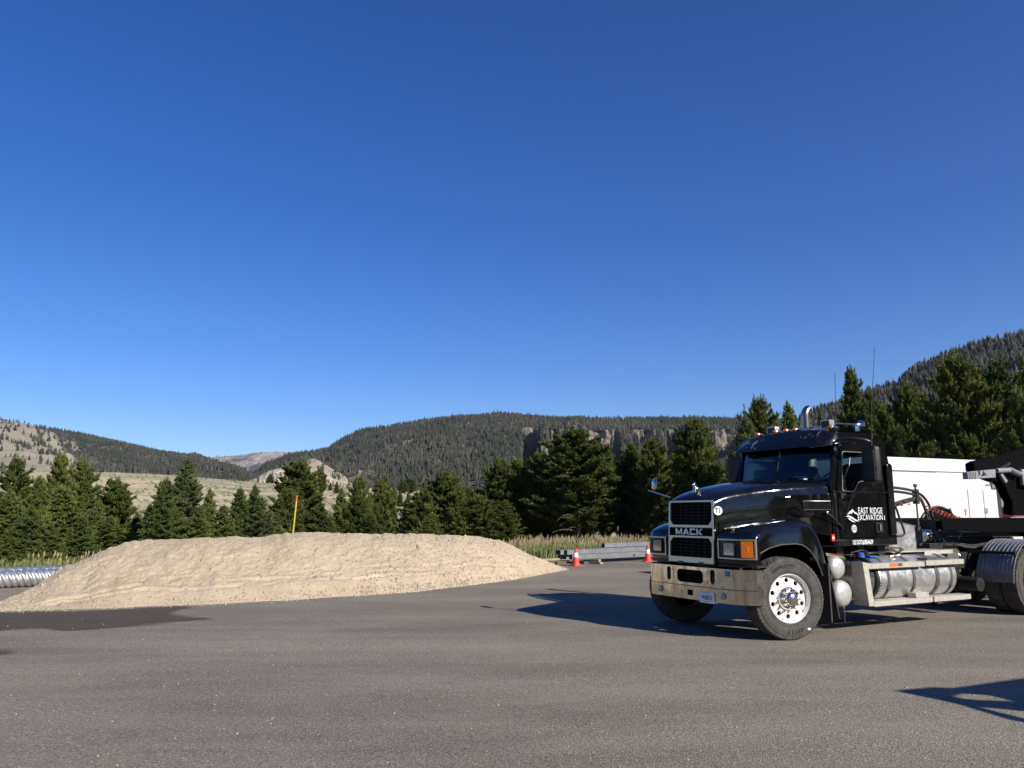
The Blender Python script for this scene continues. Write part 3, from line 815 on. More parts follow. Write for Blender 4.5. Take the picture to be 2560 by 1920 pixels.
r = g.uniform(.003, .011, n); r[:nt_] *= 1.5
A = octa[None]*r[:, None, None]*g.uniform(.6, 1.3, (n, 6, 3)) + np.stack([Xq, Yq, r*.3], -1)[:, None, :]
tag(np_mesh('grit', A.reshape(-1, 3), (of[None] + (np.arange(n)*6)[:, None, None]).reshape(-1, 3), M['stone'], smooth=False), 'grit strewn over the asphalt', 'grit', kind='stuff')

# damp patches on the asphalt, thin sheets 4 mm up
def patch(name, outline, label, z=.004, soft=.16):
    """a film of damp: a fine sheet whose wetness fades out across its ragged edge"""
    G = np.array([tuple(ground_at(*p))[:2] for p in outline])
    x0, y0 = G.min(0)-.4; x1, y1 = G.max(0)+.4
    xs = np.arange(x0, x1, .07); ys = np.arange(y0, y1, .05)
    X, Y = np.meshgrid(xs, ys, indexing='ij')
    ins = np.zeros_like(X, bool); D = np.full_like(X, 9.)
    for i in range(len(G)):
        a, b = G[i], G[(i+1) % len(G)]
        c_ = ((a[1] > Y) != (b[1] > Y)) & (X < (b[0]-a[0])*(Y-a[1])/(b[1]-a[1]+1e-9)+a[0]); ins ^= c_
        ab = b-a; k = np.clip(((X-a[0])*ab[0]+(Y-a[1])*ab[1])/(ab@ab+1e-9), 0, 1)
        D = np.minimum(D, np.hypot(X-a[0]-k*ab[0], Y-a[1]-k*ab[1]))
    sd = np.where(ins, D, -D) + .22*fbm(X*1.6, Y*3.2, 5, 2)
    A = sstep(-soft*.5, soft, sd)
    o = np_mesh(name, np.stack([X, Y, np.full_like(X, z)], -1).reshape(-1, 3), grid_faces(len(xs), len(ys)), M['wet'], smooth=False, attrs={'damp': A.ravel()})
    bm = bmesh.new(); bm.from_mesh(o.data); lay = bm.verts.layers.float['damp']
    bmesh.ops.delete(bm, geom=[f for f in bm.faces if all(v[lay] <= 0 for v in f.verts)], context='FACES'); bm.to_mesh(o.data); bm.free()
    return tag(o, label, kind='structure')
patch('damp_patch', [(-200, 1540), (0, 1531), (180, 1528), (330, 1522), (440, 1515), (490, 1516), (495, 1521), (440, 1526), (405, 1536), (450, 1541), (520, 1544), (530, 1549), (470, 1554), (400, 1560), (300, 1570), (170, 1576), (120, 1572), (0, 1577), (-200, 1583)], 'long dark damp patch along the foot of the pile')
patch('damp_patch', [(-120, 1624), (20, 1622), (50, 1627), (40, 1635), (-10, 1641), (-120, 1643)], 'small damp patch at the left edge of the lot')

# ------------------------------------------------------------------ the black tractor truck (local axes: X forward, Y to its left side, Z up)
TH = R(61.5)
HEAD = math.atan2(-math.cos(TH), -math.sin(TH))
truck = empty('semi_truck', (2.93, 11.464, 0), HEAD)
tag(truck, 'black bonneted semi truck with chrome bumper and EAST RIDGE EXCAVATION on its door', 'truck')
T = truck
def part(name, mb, m, parent=None, **k):
    return mb.build(name, M[m] if isinstance(m, str) else m, parent or T, **k)
def sub(mb_fn): return mb_fn
def bez(p, n=16):
    """smooth curve through points (Catmull-Rom)"""
    P = [Vector(q) for q in p]; P = [P[0]*2-P[1]] + P + [P[-1]*2-P[-2]]
    out = []
    for i in range(1, len(P)-2):
        for k in range(n):
            t = k/n
            out.append(.5*((2*P[i]) + (-P[i-1]+P[i+1])*t + (2*P[i-1]-5*P[i]+4*P[i+1]-P[i+2])*t*t + (-P[i-1]+3*P[i]-3*P[i+1]+P[i+2])*t**3))
    out.append(P[-2]); return out
def rrect(cx, cy, w_, h_, r_, n=5):
    out = []
    for sx, sy, a0 in ((1, 1, 0), (-1, 1, 90), (-1, -1, 180), (1, -1, 270)):
        for k in range(n+1):
            a = R(a0 + 90*k/n); out.append((cx + sx*(w_/2-r_) + r_*math.cos(a), cy + sy*(h_/2-r_) + r_*math.sin(a)))
    return out

# --- frame
mb = MB()
for s in (-1, 1):
    mb.box((-8.2, s*.43, .72), (.25, s*.36, .98)); mb.box((-8.2, s*.36, .95), (.25, s*.30, .98)); mb.box((-8.2, s*.36, .72), (.25, s*.30, .75))
for x in (-1.2, -2.6, -3.6, -4.6, -6.2, -7.2): mb.box((x, -.38, .74), (x+.12, .38, .96))
part('frame_rail', mb, 'black_steel', bevel=.006)
mb = MB(); mb.cyl((-.2, -.85, .525), (-.2, .85, .525), .06); mb.box((-.5, -.3, .45), (.3, .3, .95)); mb.box((-1.2, -.35, .5), (-.4, .35, 1.0)); mb.cyl((-1.1, 0, .7), (-5.5, 0, .6), .06)
mb.box((-1.25, -.6, .42), (.3, -.35, .7)); mb.box((-1.0, .42, .55), (.2, .52, .8)); mb.cyl((.15, .55, .62), (.15, .55, 1.1), .05)
part('engine_block', mb, 'black_steel')

# --- wheels
def lettering(parent, text, size, r, a0, step, yface, upside=False):
    mb = MB()
    for i, ch in enumerate(text):
        if ch == ' ': continue
        a = a0 + step*i*(1)
        vs, fs = text_mesh(ch, size, ext=.002, offset=.004)
        # local text x,y -> plane of the wheel (-X is to the right when seen from +Y)
        out = []
        for x, y, z in vs:
            rad = r + y; th = a - x/r      # around the circle
            out.append((-math.sin(th)*-1*rad, yface + z, math.cos(th)*rad))
        out = [(-p[0], p[1], p[2]) for p in out]
        mb.add(out, fs)
    return mb.build('tyre_lettering', M['rubber_dark'], parent, smooth=False)

def make_tyre(parent, outer=1, treadw=.27):
    Rr = .525; h = treadw/2
    prof = [(.295, -h*.80), (.33, -h*1.04), (.40, -h*1.15), (.46, -h*1.10), (.492, -h*1.04), (.505, -h*1.03), (.518, -h*.97)]
    gro = []
    for k, y in enumerate([-.62, -.2, .2, .62]):
        gro += [(Rr, (y-.05)*h), (Rr-.014, (y-.035)*h), (Rr-.014, (y+.035)*h), (Rr, (y+.05)*h)]
    prof += [(Rr-.001, -h*.86)] + gro + [(Rr-.001, h*.86)] + [(r_, -y) for r_, y in prof[::-1]]
    n = 180
    rows = []
    for k in range(n):
        t = 2*PI*k/n; row = []
        for j, (r_, y) in enumerate(prof):
            q = r_
            if abs(y) > h*.8 and r_ > .49 and k % 3 == 0: q -= .010
            elif r_ > .52 and k % 6 == (j//2) % 6: q -= .007
            row.append((q*math.sin(t), y, q*math.cos(t)))
        rows.append(row)
    mb = MB(); mb.grid(rows, close_u=True)
    # moulded rings on the sidewalls
    for r_ in (.335, .352, .47):
        for s in (-1, 1):
            yy = np.interp(r_, [.33, .40, .46], [h*1.04, h*1.15, h*1.10])
            mb.lathe([(r_-.004, s*(yy-.003)), (r_, s*(yy+.0035)), (r_+.004, s*(yy-.003))], 96)
    return mb.build('tyre', M['rubber'], parent, angle=28)

def make_rim(parent, m='polished', convex=True):
    """outward face towards +Y; ten hand holes"""
    mb = MB()
    yo = .125
    def yz(r_):   # disc profile
        return float(np.interp(r_, [.11, .155, .17, .20, .27, .285], [yo-.03, yo-.03, yo-.033, yo-.042, yo-.05, yo-.052])) if convex else float(np.interp(r_, [.11, .2, .285], [-.02, -.04, .06]))
    # outer lip
    mb.lathe([(.285, yz(.285)), (.288, yo-.03), (.298, yo+.005), (.308, yo+.012), (.314, yo+.006), (.312, yo-.01), (.30, yo-.02), (.30, -.12)], 80)
    # disc with holes, ten sectors
    r1, r2, rc, hr = .165, .286, .229, .031
    for s in range(10):
        a0 = 2*PI*s/10
        n = 20; cir, mid, bd = [], [], []
        for k in range(n):
            t = 2*PI*k/n; c, q = math.cos(t), math.sin(t)
            kk = 1/max(abs(c), abs(q)); u, w_ = c*kk, q*kk
            rad = rc + (u*(r2-rc) if u > 0 else u*(rc-r1)); ang = a0 + w_*PI/10
            bd.append((rad, ang)); cir.append((rc + hr*c, a0 + hr*q/rc))
            mid.append((rc + .55*(rad-rc)+.45*hr*c, a0 + .55*w_*PI/10 + .45*hr*q/rc))
        def P3(l, dy=0): return [(r_*math.sin(a), yz(r_)+dy, r_*math.cos(a)) for r_, a in l]
        mb.grid([P3(bd), P3(mid), P3(cir), P3(cir, -.03)], close_v=True)
    mb.lathe([(.166, yz(.166)), (.155, yo-.035), (.02, yo-.035)], 60)
    o = mb.build('rim', M[m], parent, angle=40)
    mb = MB(); mb.lathe([(.29, -.02), (.29, -.03), (.01, -.03)], 40); mb.lathe([(.2, -.02), (.2, .06), (.14, .08)], 30)
    mb.build('brake_drum', M['black_hole'], parent)
    return o

def front_wheel(x, side, steer):
    wr = empty('wheel', (x, side*.985, .525), (0 if side > 0 else PI) + steer, T)
    make_tyre(wr); make_rim(wr)
    hub = MB(); y = .09
    hub.lathe([(.15, y), (.15, y+.012), (.142, y+.03), (.12, y+.045), (.095, y+.05), (.088, y+.055)], 48)
    hub.build('hub', M['chrome'], wr)
    cap = MB(); cap.lathe([(.09, y+.05), (.09, y+.075), (.082, y+.1), (.06, y+.118), (.03, y+.127), (.001, y+.13)], 40)
    cap.build('hub_cap', M['chrome'], wr)
    for k in range(10):
        a = 2*PI*(k+.5)/10
        nut = MB(); cx, cz = .122*math.sin(a), .122*math.cos(a)
        nut.lathe([(.021, 0), (.021, .006), (.0165, .012), (.0165, .05), (.012, .062), (.001, .065)], 6)
        nut.build('lug_nut', M['chrome'], wr, smooth=False, loc=(cx, y+.035, cz))
    return wr
wf = front_wheel(-.20, 1, R(-12))
def wheel_text(wr, text, size, r, centre, upside=False):
    step = size*.82/r
    mb = MB(); n = len(text)
    for i, ch in enumerate(text):
        vs, fs = text_mesh(ch, size, ext=.0025, offset=.002)
        a = centre + ((i-(n-1)/2)*step)
        out = []
        for x, y, z in vs:
            th = a + x/r; rad = r + y
            # seen from +Y with Z up, right is -X
            out.append((-rad*math.sin(th), .1555 + z, rad*math.cos(th)))
        mb.add(out, fs)
    return mb.build('tyre_lettering', M['rubber_dark'], wr, smooth=False)
wheel_text(wf, 'ARMORSTEEL', .048, .42, R(-12))
wheel_text(wf, 'KELLY', .06, .415, R(174))
mb = MB(); mb.box((-.27, .152, -.40), (-.225, .16, -.375)); part('tyre_chalk_mark', mb, 'white_decal', wf)
front_wheel(-.20, -1, R(-12))
def rear_wheel(x, side):
    wr = empty('wheel', (x, side*1.03, .525), 0 if side > 0 else PI, T)
    make_tyre(wr, treadw=.25); make_rim(wr, 'grey_steel', False)
    mb = MB(); mb.lathe([(.12, -.02), (.12, .12), (.1, .14), (.001, .14)], 24); mb.build('hub', M['grey_steel'], wr)
    inn = MB(); inn.lathe([(.3, -.42), (.47, -.43), (.52, -.40), (.52, -.2), (.47, -.17), (.3, -.17)], 60); inn.build('inner_tyre', M['rubber'], wr)
for x in (-5.72, -7.05):
    for s in (1, -1): rear_wheel(x, s)
mb = MB()
for x in (-5.72, -7.05): mb.cyl((x, -.9, .525), (x, .9, .525), .09); mb.ball((x, 0, .525), .22)
for s in (-1, 1): mb.box((-7.2, s*.5, .55), (-5.5, s*.6, .7))
part('rear_axle', mb, 'black_steel')
mb = MB(); mb.cyl((-4.75, .5, .5), (-4.75, .85, .5), .11, 24); mb.cyl((-4.75, .5, .5), (-4.75, .45, .5), .14, 24); part('brake_chamber', mb, 'black_steel')

# --- bumper: flat face with swept ends, cut-outs for tow hooks and the centre step
BX = .545
def bump_x(y): return BX - .02*(abs(y)/.8)**2 - .16*(max(0, abs(y)-.82)/.25)**1.4
cut = [(-.43, .78, .085, .19, .042), (0.015, .765, .53, .175, .06), (.46, .78, .085, .19, .042), (.015, .545, .11, .075, .012)]
def bump_cell(y0, y1, z0, z1, c):
    """a strip of bumper from y0 to y1 with one cut-out"""
    cy, cz, cw, chh, cr = c
    mb = MB(); inner = rrect(cy, cz, cw, chh, cr)
    outer = []
    for a, b_, m in (((y0, z0), (y1, z0), 6), ((y1, z0), (y1, z1), 4), ((y1, z1), (y0, z1), 6), ((y0, z1), (y0, z0), 4)):
        for k in range(m): outer.append((a[0]+(b_[0]-a[0])*k/m, a[1]+(b_[1]-a[1])*k/m))
    mb.ring(outer, inner, 'X', 0, -.025, (cy, cz))
    mb.v = [(p[0]+bump_x(p[1]), p[1], p[2]) for p in mb.v]
    return mb
full = MB()
ZS, ZB, ZT = .635, .455, .895
for y0, y1, c in ((-.54, -.30, cut[0]), (-.30, .33, cut[1]), (.33, .57, cut[2])):
    b_ = bump_cell(y0, y1, ZS+.004, ZT, c); full.v, full.f = full.v, full.f; full.add(b_.v, b_.f)
b_ = bump_cell(-.12, .15, ZB, ZS-.004, cut[3]); full.add(b_.v, b_.f)
def plain(y0, y1, z0, z1, n=8):
    rows = []
    for k in range(n+1):
        y = y0 + (y1-y0)*k/n; x = bump_x(y)
        rows.append([(x, y, z0), (x, y, z1), (x-.025, y, z1), (x-.025, y, z0)])
    full.grid(rows, close_v=True)
plain(-1.07, -.54, ZS+.004, ZT, 12); plain(.57, 1.07, ZS+.004, ZT, 12)
plain(-1.07, -.12, ZB, ZS-.004, 16); plain(.15, 1.07, ZB, ZS-.004, 16)
for s in (-1, 1): full.box((bump_x(1.07), s*1.07, ZB), (bump_x(1.07)-.1, s*1.055, ZT))
bump = part('bumper', full, 'bumper', angle=30)
mb = MB(); mb.grid([[(bump_x(y)+.0015, y, ZS-.003), (bump_x(y)+.0015, y, ZS+.005)] for y in np.linspace(-1.07, 1.07, 40)]); part('bumper_seam', mb, 'black_steel')
mb = MB(); mb.box((.48, -.85, .5), (.455, .85, .88)); part('bumper_backing', mb, 'black_hole')
for y in (-.43, .46):
    mb = MB(); mb.tube(bez([(.49, y-.02, .85), (.53, y, .83), (.54, y+.01, .76), (.53, y, .71), (.49, y-.01, .7)], 5), .014, 8); part('tow_hook', mb, 'black_steel')
for y in (-.63, .64):
    mb = MB(); mb.lathe([(.045, 0), (.045, .012), (.036, .014), (.034, .02), (.001, .028)], 24, axis='X')
    fl = mb.build('fog_lamp', M['trim'], T, loc=(bump_x(y)+.002, y, .548))
    mb = MB(); mb.lathe([(.036, .014), (.03, .024), (.001, .032)], 20, axis='X'); mb.build('lens', M['lens'], fl)
for y, z in ((-.55, .70), (-.5, .66), (.63, .66), (.66, .655), (.36, .84), (.365, .73), (.37, .70), (-.345, .84), (-.34, .74)): mb = MB(); mb.cyl((bump_x(y)-.002, y, z), (bump_x(y)+.002, y, z), .008, 10); part('bumper_bolt', mb, 'black_steel')
mb = MB(); y = .73; mb.box((bump_x(y)+.001, y-.04, .805), (bump_x(y)+.004, y+.04, .87)); part('bumper_sticker', mb, 'blue_decal')
# number plate
pl = MB(); pl.prism(rrect(.35, .505, .29, .145, .012), 'X', bump_x(.35)+.004, bump_x(.35)+.010)
plate = part('number_plate', pl, 'white_decal')
def text_on(parent, s, size, pos, axis, m, name='lettering', **k):
    """axis 'F': faces +X, reading towards +Y; axis 'L': faces +Y, reading towards -X"""
    vs, fs = text_mesh(s, size, **k)
    if axis == 'F': out = [(pos[0]+z, pos[1]+x, pos[2]+y) for x, y, z in vs]
    else: out = [(pos[0]-x, pos[1]+z, pos[2]+y) for x, y, z in vs]
    mb = MB(); mb.add(out, fs)
    return mb.build(name, M[m], parent, smooth=False)
xp = bump_x(.35)+.011
text_on(plate, 'PA28512', .078, (xp, .35, .503), 'F', 'black_decal', ext=.001, sx=.72, offset=.001)
mb = MB()
mb.box((xp-.001, .27, .562), (xp+.001, .42, .567)); part('plate_border_print', mb, 'black_decal', plate); mb = MB(); mb.box((xp-.001, .29, .449), (xp+.001, .40, .454)); part('plate_border_print', mb, 'black_decal', plate)

# --- grille: bright surround, dark core, bars and letters
GZ0, GZ1 = .975, 1.80
def gx(z): return .51 - .035*(z-.95)/.85
gr = MB()
def gquad(y0, y1, z0, z1, d0=.0, th=.03, mb=None):
    (mb or gr).add([(gx(z0)+d0-th, y0, z0), (gx(z0)+d0-th, y1, z0), (gx(z1)+d0-th, y1, z1), (gx(z1)+d0-th, y0, z1), (gx(z0)+d0, y0, z0), (gx(z0)+d0, y1, z0), (gx(z1)+d0, y1, z1), (gx(z1)+d0, y0, z1)],
                   [(0,3,2,1),(4,5,6,7),(0,1,5,4),(1,2,6,5),(2,3,7,6),(3,0,4,7)])
def window_ring(outer, inner, c):
    m2 = MB(); m2.ring(outer, inner, 'X', 0, -.035, c); m2.v = [(p[0]+gx(p[2]), p[1], p[2]) for p in m2.v]; gr.add(m2.v, m2.f)
W2 = .465
window_ring([(-W2, 1.425), (W2, 1.425), (W2, 1.77), (W2-.03, GZ1), (-W2+.03, GZ1), (-W2, 1.77)],
            [(-.43, 1.53), (-.37, 1.46), (.37, 1.46), (.43, 1.53), (.43, 1.755), (.41, 1.775), (-.41, 1.775), (-.43, 1.755)], (0, 1.62))
window_ring([(-W2, 1.31), (W2, 1.31), (W2, GZ0-.03), (-W2, GZ0-.03)],
            [(-.43, 1.04), (-.41, 1.02), (.41, 1.02), (.43, 1.04), (.43, 1.22), (.37, 1.285), (-.37, 1.285), (-.43, 1.22)], (0, 1.14))
gquad(-W2, -.445, 1.31, 1.425); gquad(.445, W2, 1.31, 1.425)
part('grille_surround', gr, 'trim', bevel=.006)
mb = MB(); gquad(-.445, .445, 1.31, 1.425, -.012, .02, mb); part('badge_panel', mb, 'black_hole')
def bar_letter(polys, y0):
    mb = MB()
    for p in polys: mb.prism([(y0 + u, 1.325 + v) for u, v in p], 'X', gx(1.37)-.002, gx(1.37)+.008)
    part('badge_letter', mb, 'badge', smooth=False)
h_ = .085; t_ = .024
bar_letter([[(0, 0), (t_, 0), (t_, h_), (0, h_)], [(.11, 0), (.11+t_, 0), (.11+t_, h_), (.11, h_)], [(t_, h_), (t_, h_-.032), (.067, .0), (.067, .03)], [(.11, h_), (.067, .03), (.067, 0), (.11, h_-.032)]], -.30)
bar_letter([[(0, 0), (.028, 0), (.075, h_), (.05, h_)], [(.095, 0), (.123, 0), (.075, h_), (.05, h_)], [(.03, .018), (.093, .018), (.086, .034), (.037, .034)]], -.145)
bar_letter([[(0, 0), (.022, 0), (.022, h_), (0, h_)], [(.022, 0), (.11, 0), (.11, .02), (.022, .02)], [(.022, h_-.02), (.11, h_-.02), (.11, h_), (.022, h_)]], .0)
bar_letter([[(0, 0), (t_, 0), (t_, h_), (0, h_)], [(t_, .03), (.045, .052), (.12, 0), (.088, 0)], [(t_, .03), (.092, h_), (.122, h_), (.045, .035)]], .135)
mb = MB(); mb.box((.40, -.445, .96), (.39, .445, 1.79)); part('grille_core', mb, 'black_hole')
for z in list(np.arange(1.50, 1.77, .045)) + list(np.arange(1.05, 1.28, .045)):
    mb = MB(); mb.box((gx(z)-.035, -.44, z-.002), (gx(z)-.028, .44, z+.002)); part('grille_bar', mb, 'black_steel')
for y in np.arange(-.375, .4, .125):
    for za, zb in ((1.02, 1.28), (1.46, 1.77)): mb = MB(); gquad(y-.002, y+.002, za, zb, -.036, .008, mb); part('grille_bar', mb, 'black_steel')
for y in (-.2, .22):
    mb = MB(); mb.box((.5, y-.05, .925), (.515, y+.05, .96)); part('grille_clip', mb, 'dark_plastic')

# --- hood: lofted from grille to cowl
def hood_section(x):
    wd = float(np.interp(x, [-1.24, -.9, -.45, 0, .3, .47], [.95, .80, .645, .55, .495, .47]))
    zt = float(np.interp(x, [-1.24, -.9, -.45, 0, .25, .38, .45, .475], [2.135, 2.12, 2.08, 2.02, 1.96, 1.905, 1.86, 1.815]))
    zs = float(np.interp(x, [-1.24, -.9, -.45, 0, .3, .475], [2.05, 2.035, 1.99, 1.925, 1.87, 1.79]))
    zb = float(np.interp(x, [-1.24, -.5, 0, .35, .475], [1.30, 1.45, 1.40, 1.25, .97]))
    pts = [(wd*1.02, zb), (wd*1.02, zb+.25*(zs-zb)), (wd*1.015, zb+.6*(zs-zb)), (wd, zs-.13), (wd*.985, zs-.05), (wd*.94, zs-.002), (wd*.86, zs+.3*(zt-zs)), (wd*.62, zs+.62*(zt-zs)), (wd*.48, zs+.74*(zt-zs)), (wd*.40, zt-.012), (wd*.2, zt)]
    full_ = [(x, y, z) for y, z in pts] + [(x, 0, zt)] + [(x, -y, z) for y, z in pts[::-1]]
    return full_
rows = [hood_section(x) for x in (.478, .462, .44, .4, .34, .25, .1, -.1, -.3, -.5, -.7, -.9, -1.05, -1.18, -1.235)]
mb = MB(); mb.grid(rows)
hood = part('hood', mb, 'black_paint', angle=50)
sm = hood.modifiers.new('sub', 'SUBSURF'); sm.levels = 1; sm.render_levels = 2
# raised flank with the air intake louvre, both sides
for s in (1, -1):
    mb = MB()
    rows = []
    for x, o in ((-.62, 0), (-.74, .05), (-.95, .065), (-1.2, .04), (-1.235, .02)):
        wd = float(np.interp(x, [-1.24, -.9, -.45], [.95, .80, .645]))
        rows.append([(x, s*(wd*.97), 1.86+(-x)*.035), (x, s*(wd*1.0+o), 1.845+(-x)*.035), (x, s*(wd*1.02+o), 1.60), (x, s*(wd*1.0), 1.55)])
    mb.grid(rows); part('intake_cowl', mb, 'black_paint', angle=40)
    mb = MB()
    for x in np.linspace(-.82, -1.2, 24):
        wd = float(np.interp(x, [-1.24, -.9], [.95, .80]))*1.02
        o = float(np.interp(x, [-1.2, -.95, -.74], [.04, .065, .05]))
        mb.box((x, s*(wd+o-.004), 1.675), (x+.006, s*(wd+o+.010), 1.785))
    lv = part('intake_louvre', mb, 'dark_plastic')
    mb = MB(); fr = []
    def yo_(x): return float(np.interp(x, [-1.24, -.9], [.95, .80]))*1.02 + float(np.interp(x, [-1.2, -.95, -.74], [.04, .065, .05])) + .004
    mb.tube([(x, s*yo_(x), z) for x, z in ((-.8, 1.79), (-1.0, 1.79), (-1.2, 1.79), (-1.2, 1.67), (-1.0, 1.67), (-.8, 1.67))], .0045, 6, closed=True)
    part('louvre_frame', mb, 'trim', lv)
    mb = MB(); mb.tube([(x, s*(float(np.interp(x, [-1.24, -.9, -.45], [.95, .80, .645]))+.02), 1.80+(-x)*.07) for x in (-.62, -.8, -1.0, -1.22)], .008, 6); part('hood_trim_strip', mb, 'chrome')
mb = MB(); mb.lathe([(.06, -.004), (.06, .003), (.001, .0031)], 28, axis='Y')
st_ = part('round_sticker', mb, 'white_decal', loc=(.425, .497, 1.655))
st_.rotation_euler = (0, 0, R(-24))
text_on(st_, 'T1', .095, (0, .004, 0), 'L', 'black_decal', ext=.001, offset=.002, sx=.8)
# ornament: a small chrome bulldog standing on the hood nose
mb = MB()
mb.ball((0, 0, .04), .032, 12, (1.5, .8, .9)); mb.ball((.035, 0, .062), .026, 12, (1, .95, 1.1)); mb.ball((.052, 0, .098), .024, 12, (1.1, .9, .9)); mb.ball((.074, 0, .09), .013, 10)
for s in (-1, 1):
    mb.cyl((.04, s*.016, .05), (.05, s*.02, 0), .010, 8, .012); mb.cyl((-.035, s*.016, .04), (-.05, s*.018, 0), .012, 8, .011); mb.ball((.04, s*.016, .12), .007, 8)
mb.box((-.065, -.022, -.008), (.07, .022, 0))
part('hood_ornament', mb, 'chrome', loc=(.37, .03, 1.925))
# --- fenders
SHX = -.07
OUT = [(.47, .965), (.478, 1.1), (.474, 1.22), (.465, 1.31), (.44, 1.35), (.38, 1.385), (.28, 1.43), (.1, 1.48), (-.12, 1.515), (-.35, 1.54), (-.5, 1.54), (-.6, 1.515), (-.7, 1.45), (-.78, 1.35), (-.85, 1.2), (-.90, 1.02), (-.94, .79)]
ARC = [(.43, .965), (.43, .985), (.43, 1.0), (.42, 1.01), (.41, 1.02), (.38, 1.05), (.30, 1.11), (.15, 1.175), (-.05, 1.215), (-.28, 1.22), (-.40, 1.205), (-.47, 1.175), (-.54, 1.13), (-.61, 1.06), (-.67, .98), (-.72, .89), (-.76, .79)]
for s in (1, -1):
    rows = []
    for i, (o_, a_) in enumerate(zip(OUT, ARC)):
        O2 = Vector((o_[0], 0, o_[1])); A2 = Vector((a_[0], 0, a_[1])); D = A2-O2
        front = i < 4
        inn = .50 if i < 6 else float(np.interp(o_[0], [-.94, -.5, 0, .38], [.9, .62, .55, .50]))
        lift = .0 if front else .03
        fw = max(0, 1-i/7.0)**.5
        if i > 6: O2.x += SHX*min(1, (i-6)/3)
        def cx_(y): return -.15*fw*(max(0, y-.88)/.21)**1.25
        def q(k, y): return (O2.x + D.x*k + cx_(y), s*y, O2.z + D.z*k)
        sh = .04 if front else .06
        rows.append([(O2.x, s*inn, O2.z+lift*.3), (O2.x, s*(inn+.2), O2.z+lift*.6), (O2.x, s*.85, O2.z+lift*.5), q(0, .93), q(0, .975), q(.03, 1.02), q(.10, 1.055), q(.26, 1.078), q(.62, 1.09), q(1, 1.10), q(1.0, 1.07), q(.96, .90)])
    mb = MB(); mb.grid(rows)
    part('fender', mb, 'black_paint', angle=52)
    mb = MB(); mb.tube([(a_[0]+(SHX*min(1, max(0, i-6)/3)), s*1.098, a_[1]) for i, a_ in enumerate(ARC) if i > 5], .008, 6); part('arch_edge', mb, 'timber_dark')
    # wheel well liner
    rows = [[(x, s*.55, z), (x, s*1.06, z)] for x, z in [(a+(SHX if a < .2 else -.1), b+.012) for a, b in ARC]]
    mb = MB(); mb.grid(rows); mb.box((-.78, s*.5, .8), (.42, s*.49, 1.5)); part('wheel_well', mb, 'black_hole', angle=60)
    mb = MB(); mb.prism([(.46, s*.49), (.46, s*.88), (.33, s*1.07), (.15, s*1.07), (.15, s*.49)], 'Z', .95, .925); part('fender_valance', mb, 'dark_plastic')
    # headlamp in its bezel
    y0, y1 = (.535, 1.085); cy = s*(y0+y1)/2
    def wrapx(m2): m2.v = [(p[0] - .15*(max(0, abs(p[1])-.88)/.21)**1.25, p[1], p[2]) for p in m2.v]; return m2
    def dense(a0, a1, z0, z1, k=8): return [(a0+(a1-a0)*j/k, z0) for j in range(k)] + [(a1, z0+(z1-z0)*j/3) for j in range(3)] + [(a1+(a0-a1)*j/k, z1) for j in range(k)] + [(a0, z1+(z0-z1)*j/3) for j in range(3)]
    mb = MB(); mb.ring(dense(s*.535, s*1.085, 1.024, 1.286, 14), dense(s*.557, s*1.068, 1.045, 1.265, 14), 'X', .478, .497, (cy, 1.155)); wrapx(mb)
    bz = part('headlamp_bezel', mb, 'trim', bevel=.004)
    mb = MB(); mb.grid([[(.476, s*y, 1.04), (.481, s*y, 1.042), (.481, s*y, 1.268), (.476, s*y, 1.27)] for y in np.linspace(.545, .94, 12)], close_v=True); wrapx(mb); part('lamp_panel', mb, 'dark_plastic', bz)
    mb = MB(); ly = s*.735
    mb.ring(rrect(ly, 1.155, .235, .20, .035), rrect(ly, 1.155, .195, .16, .025), 'X', .481, .505, (ly, 1.155))
    hl = part('headlamp', mb, 'dark_plastic', bevel=.004)
    mb = MB(); pts = rrect(ly, 1.155, .195, .16, .025); mb.prism(pts, 'X', .483, .496); part('lens', mb, 'lens', hl, bevel=.004)
    mb = MB(); mb.grid([[(.480, s*y, 1.05), (.504, s*y, 1.052), (.504, s*y, 1.258), (.480, s*y, 1.26)] for y in np.linspace(.94, 1.062, 9)], close_v=True); wrapx(mb)
    ts_ = part('turn_signal', mb, 'amber', angle=30)
    mb = MB(); mb.grid([[(.505, s*y, 1.11), (.507, s*y, 1.12), (.507, s*y, 1.18), (.505, s*y, 1.19)] for y in (1.0, 1.015, 1.03)]); wrapx(mb); part('reflector', mb, 'orange_decal', ts_)
mb = MB(); mb.ball((0, 0, 0), .035, 12, (1.3, .6, .35)); part('marker_lamp', mb, 'trim', loc=(.36, .72, 1.40))
# --- hood mirror on its rod, far corner
mb = MB(); mb.tube([(.45, -.45, 1.855), (.62, -.66, 1.94), (.66, -.70, 1.96)], .010, 8); rod = part('hood_mirror_rod', mb, 'chrome')
mb = MB(); mb.tube(bez([(.66, -.70, 1.955), (.67, -.735, 1.985), (.66, -.735, 2.03), (.62, -.70, 2.055)], 5), .006, 6); part('mirror_arm', mb, 'dark_plastic', rod)
mb = MB(); mb.lathe([(.001, .055), (.04, .052), (.075, .038), (.095, .012), (.098, 0), (.09, -.004), (.001, -.004)], 30, axis='X')
hm = part('hood_mirror', mb, 'chrome', rod, loc=(.57, -.64, 2.05)); hm.rotation_euler = (0, R(-8), R(-25))

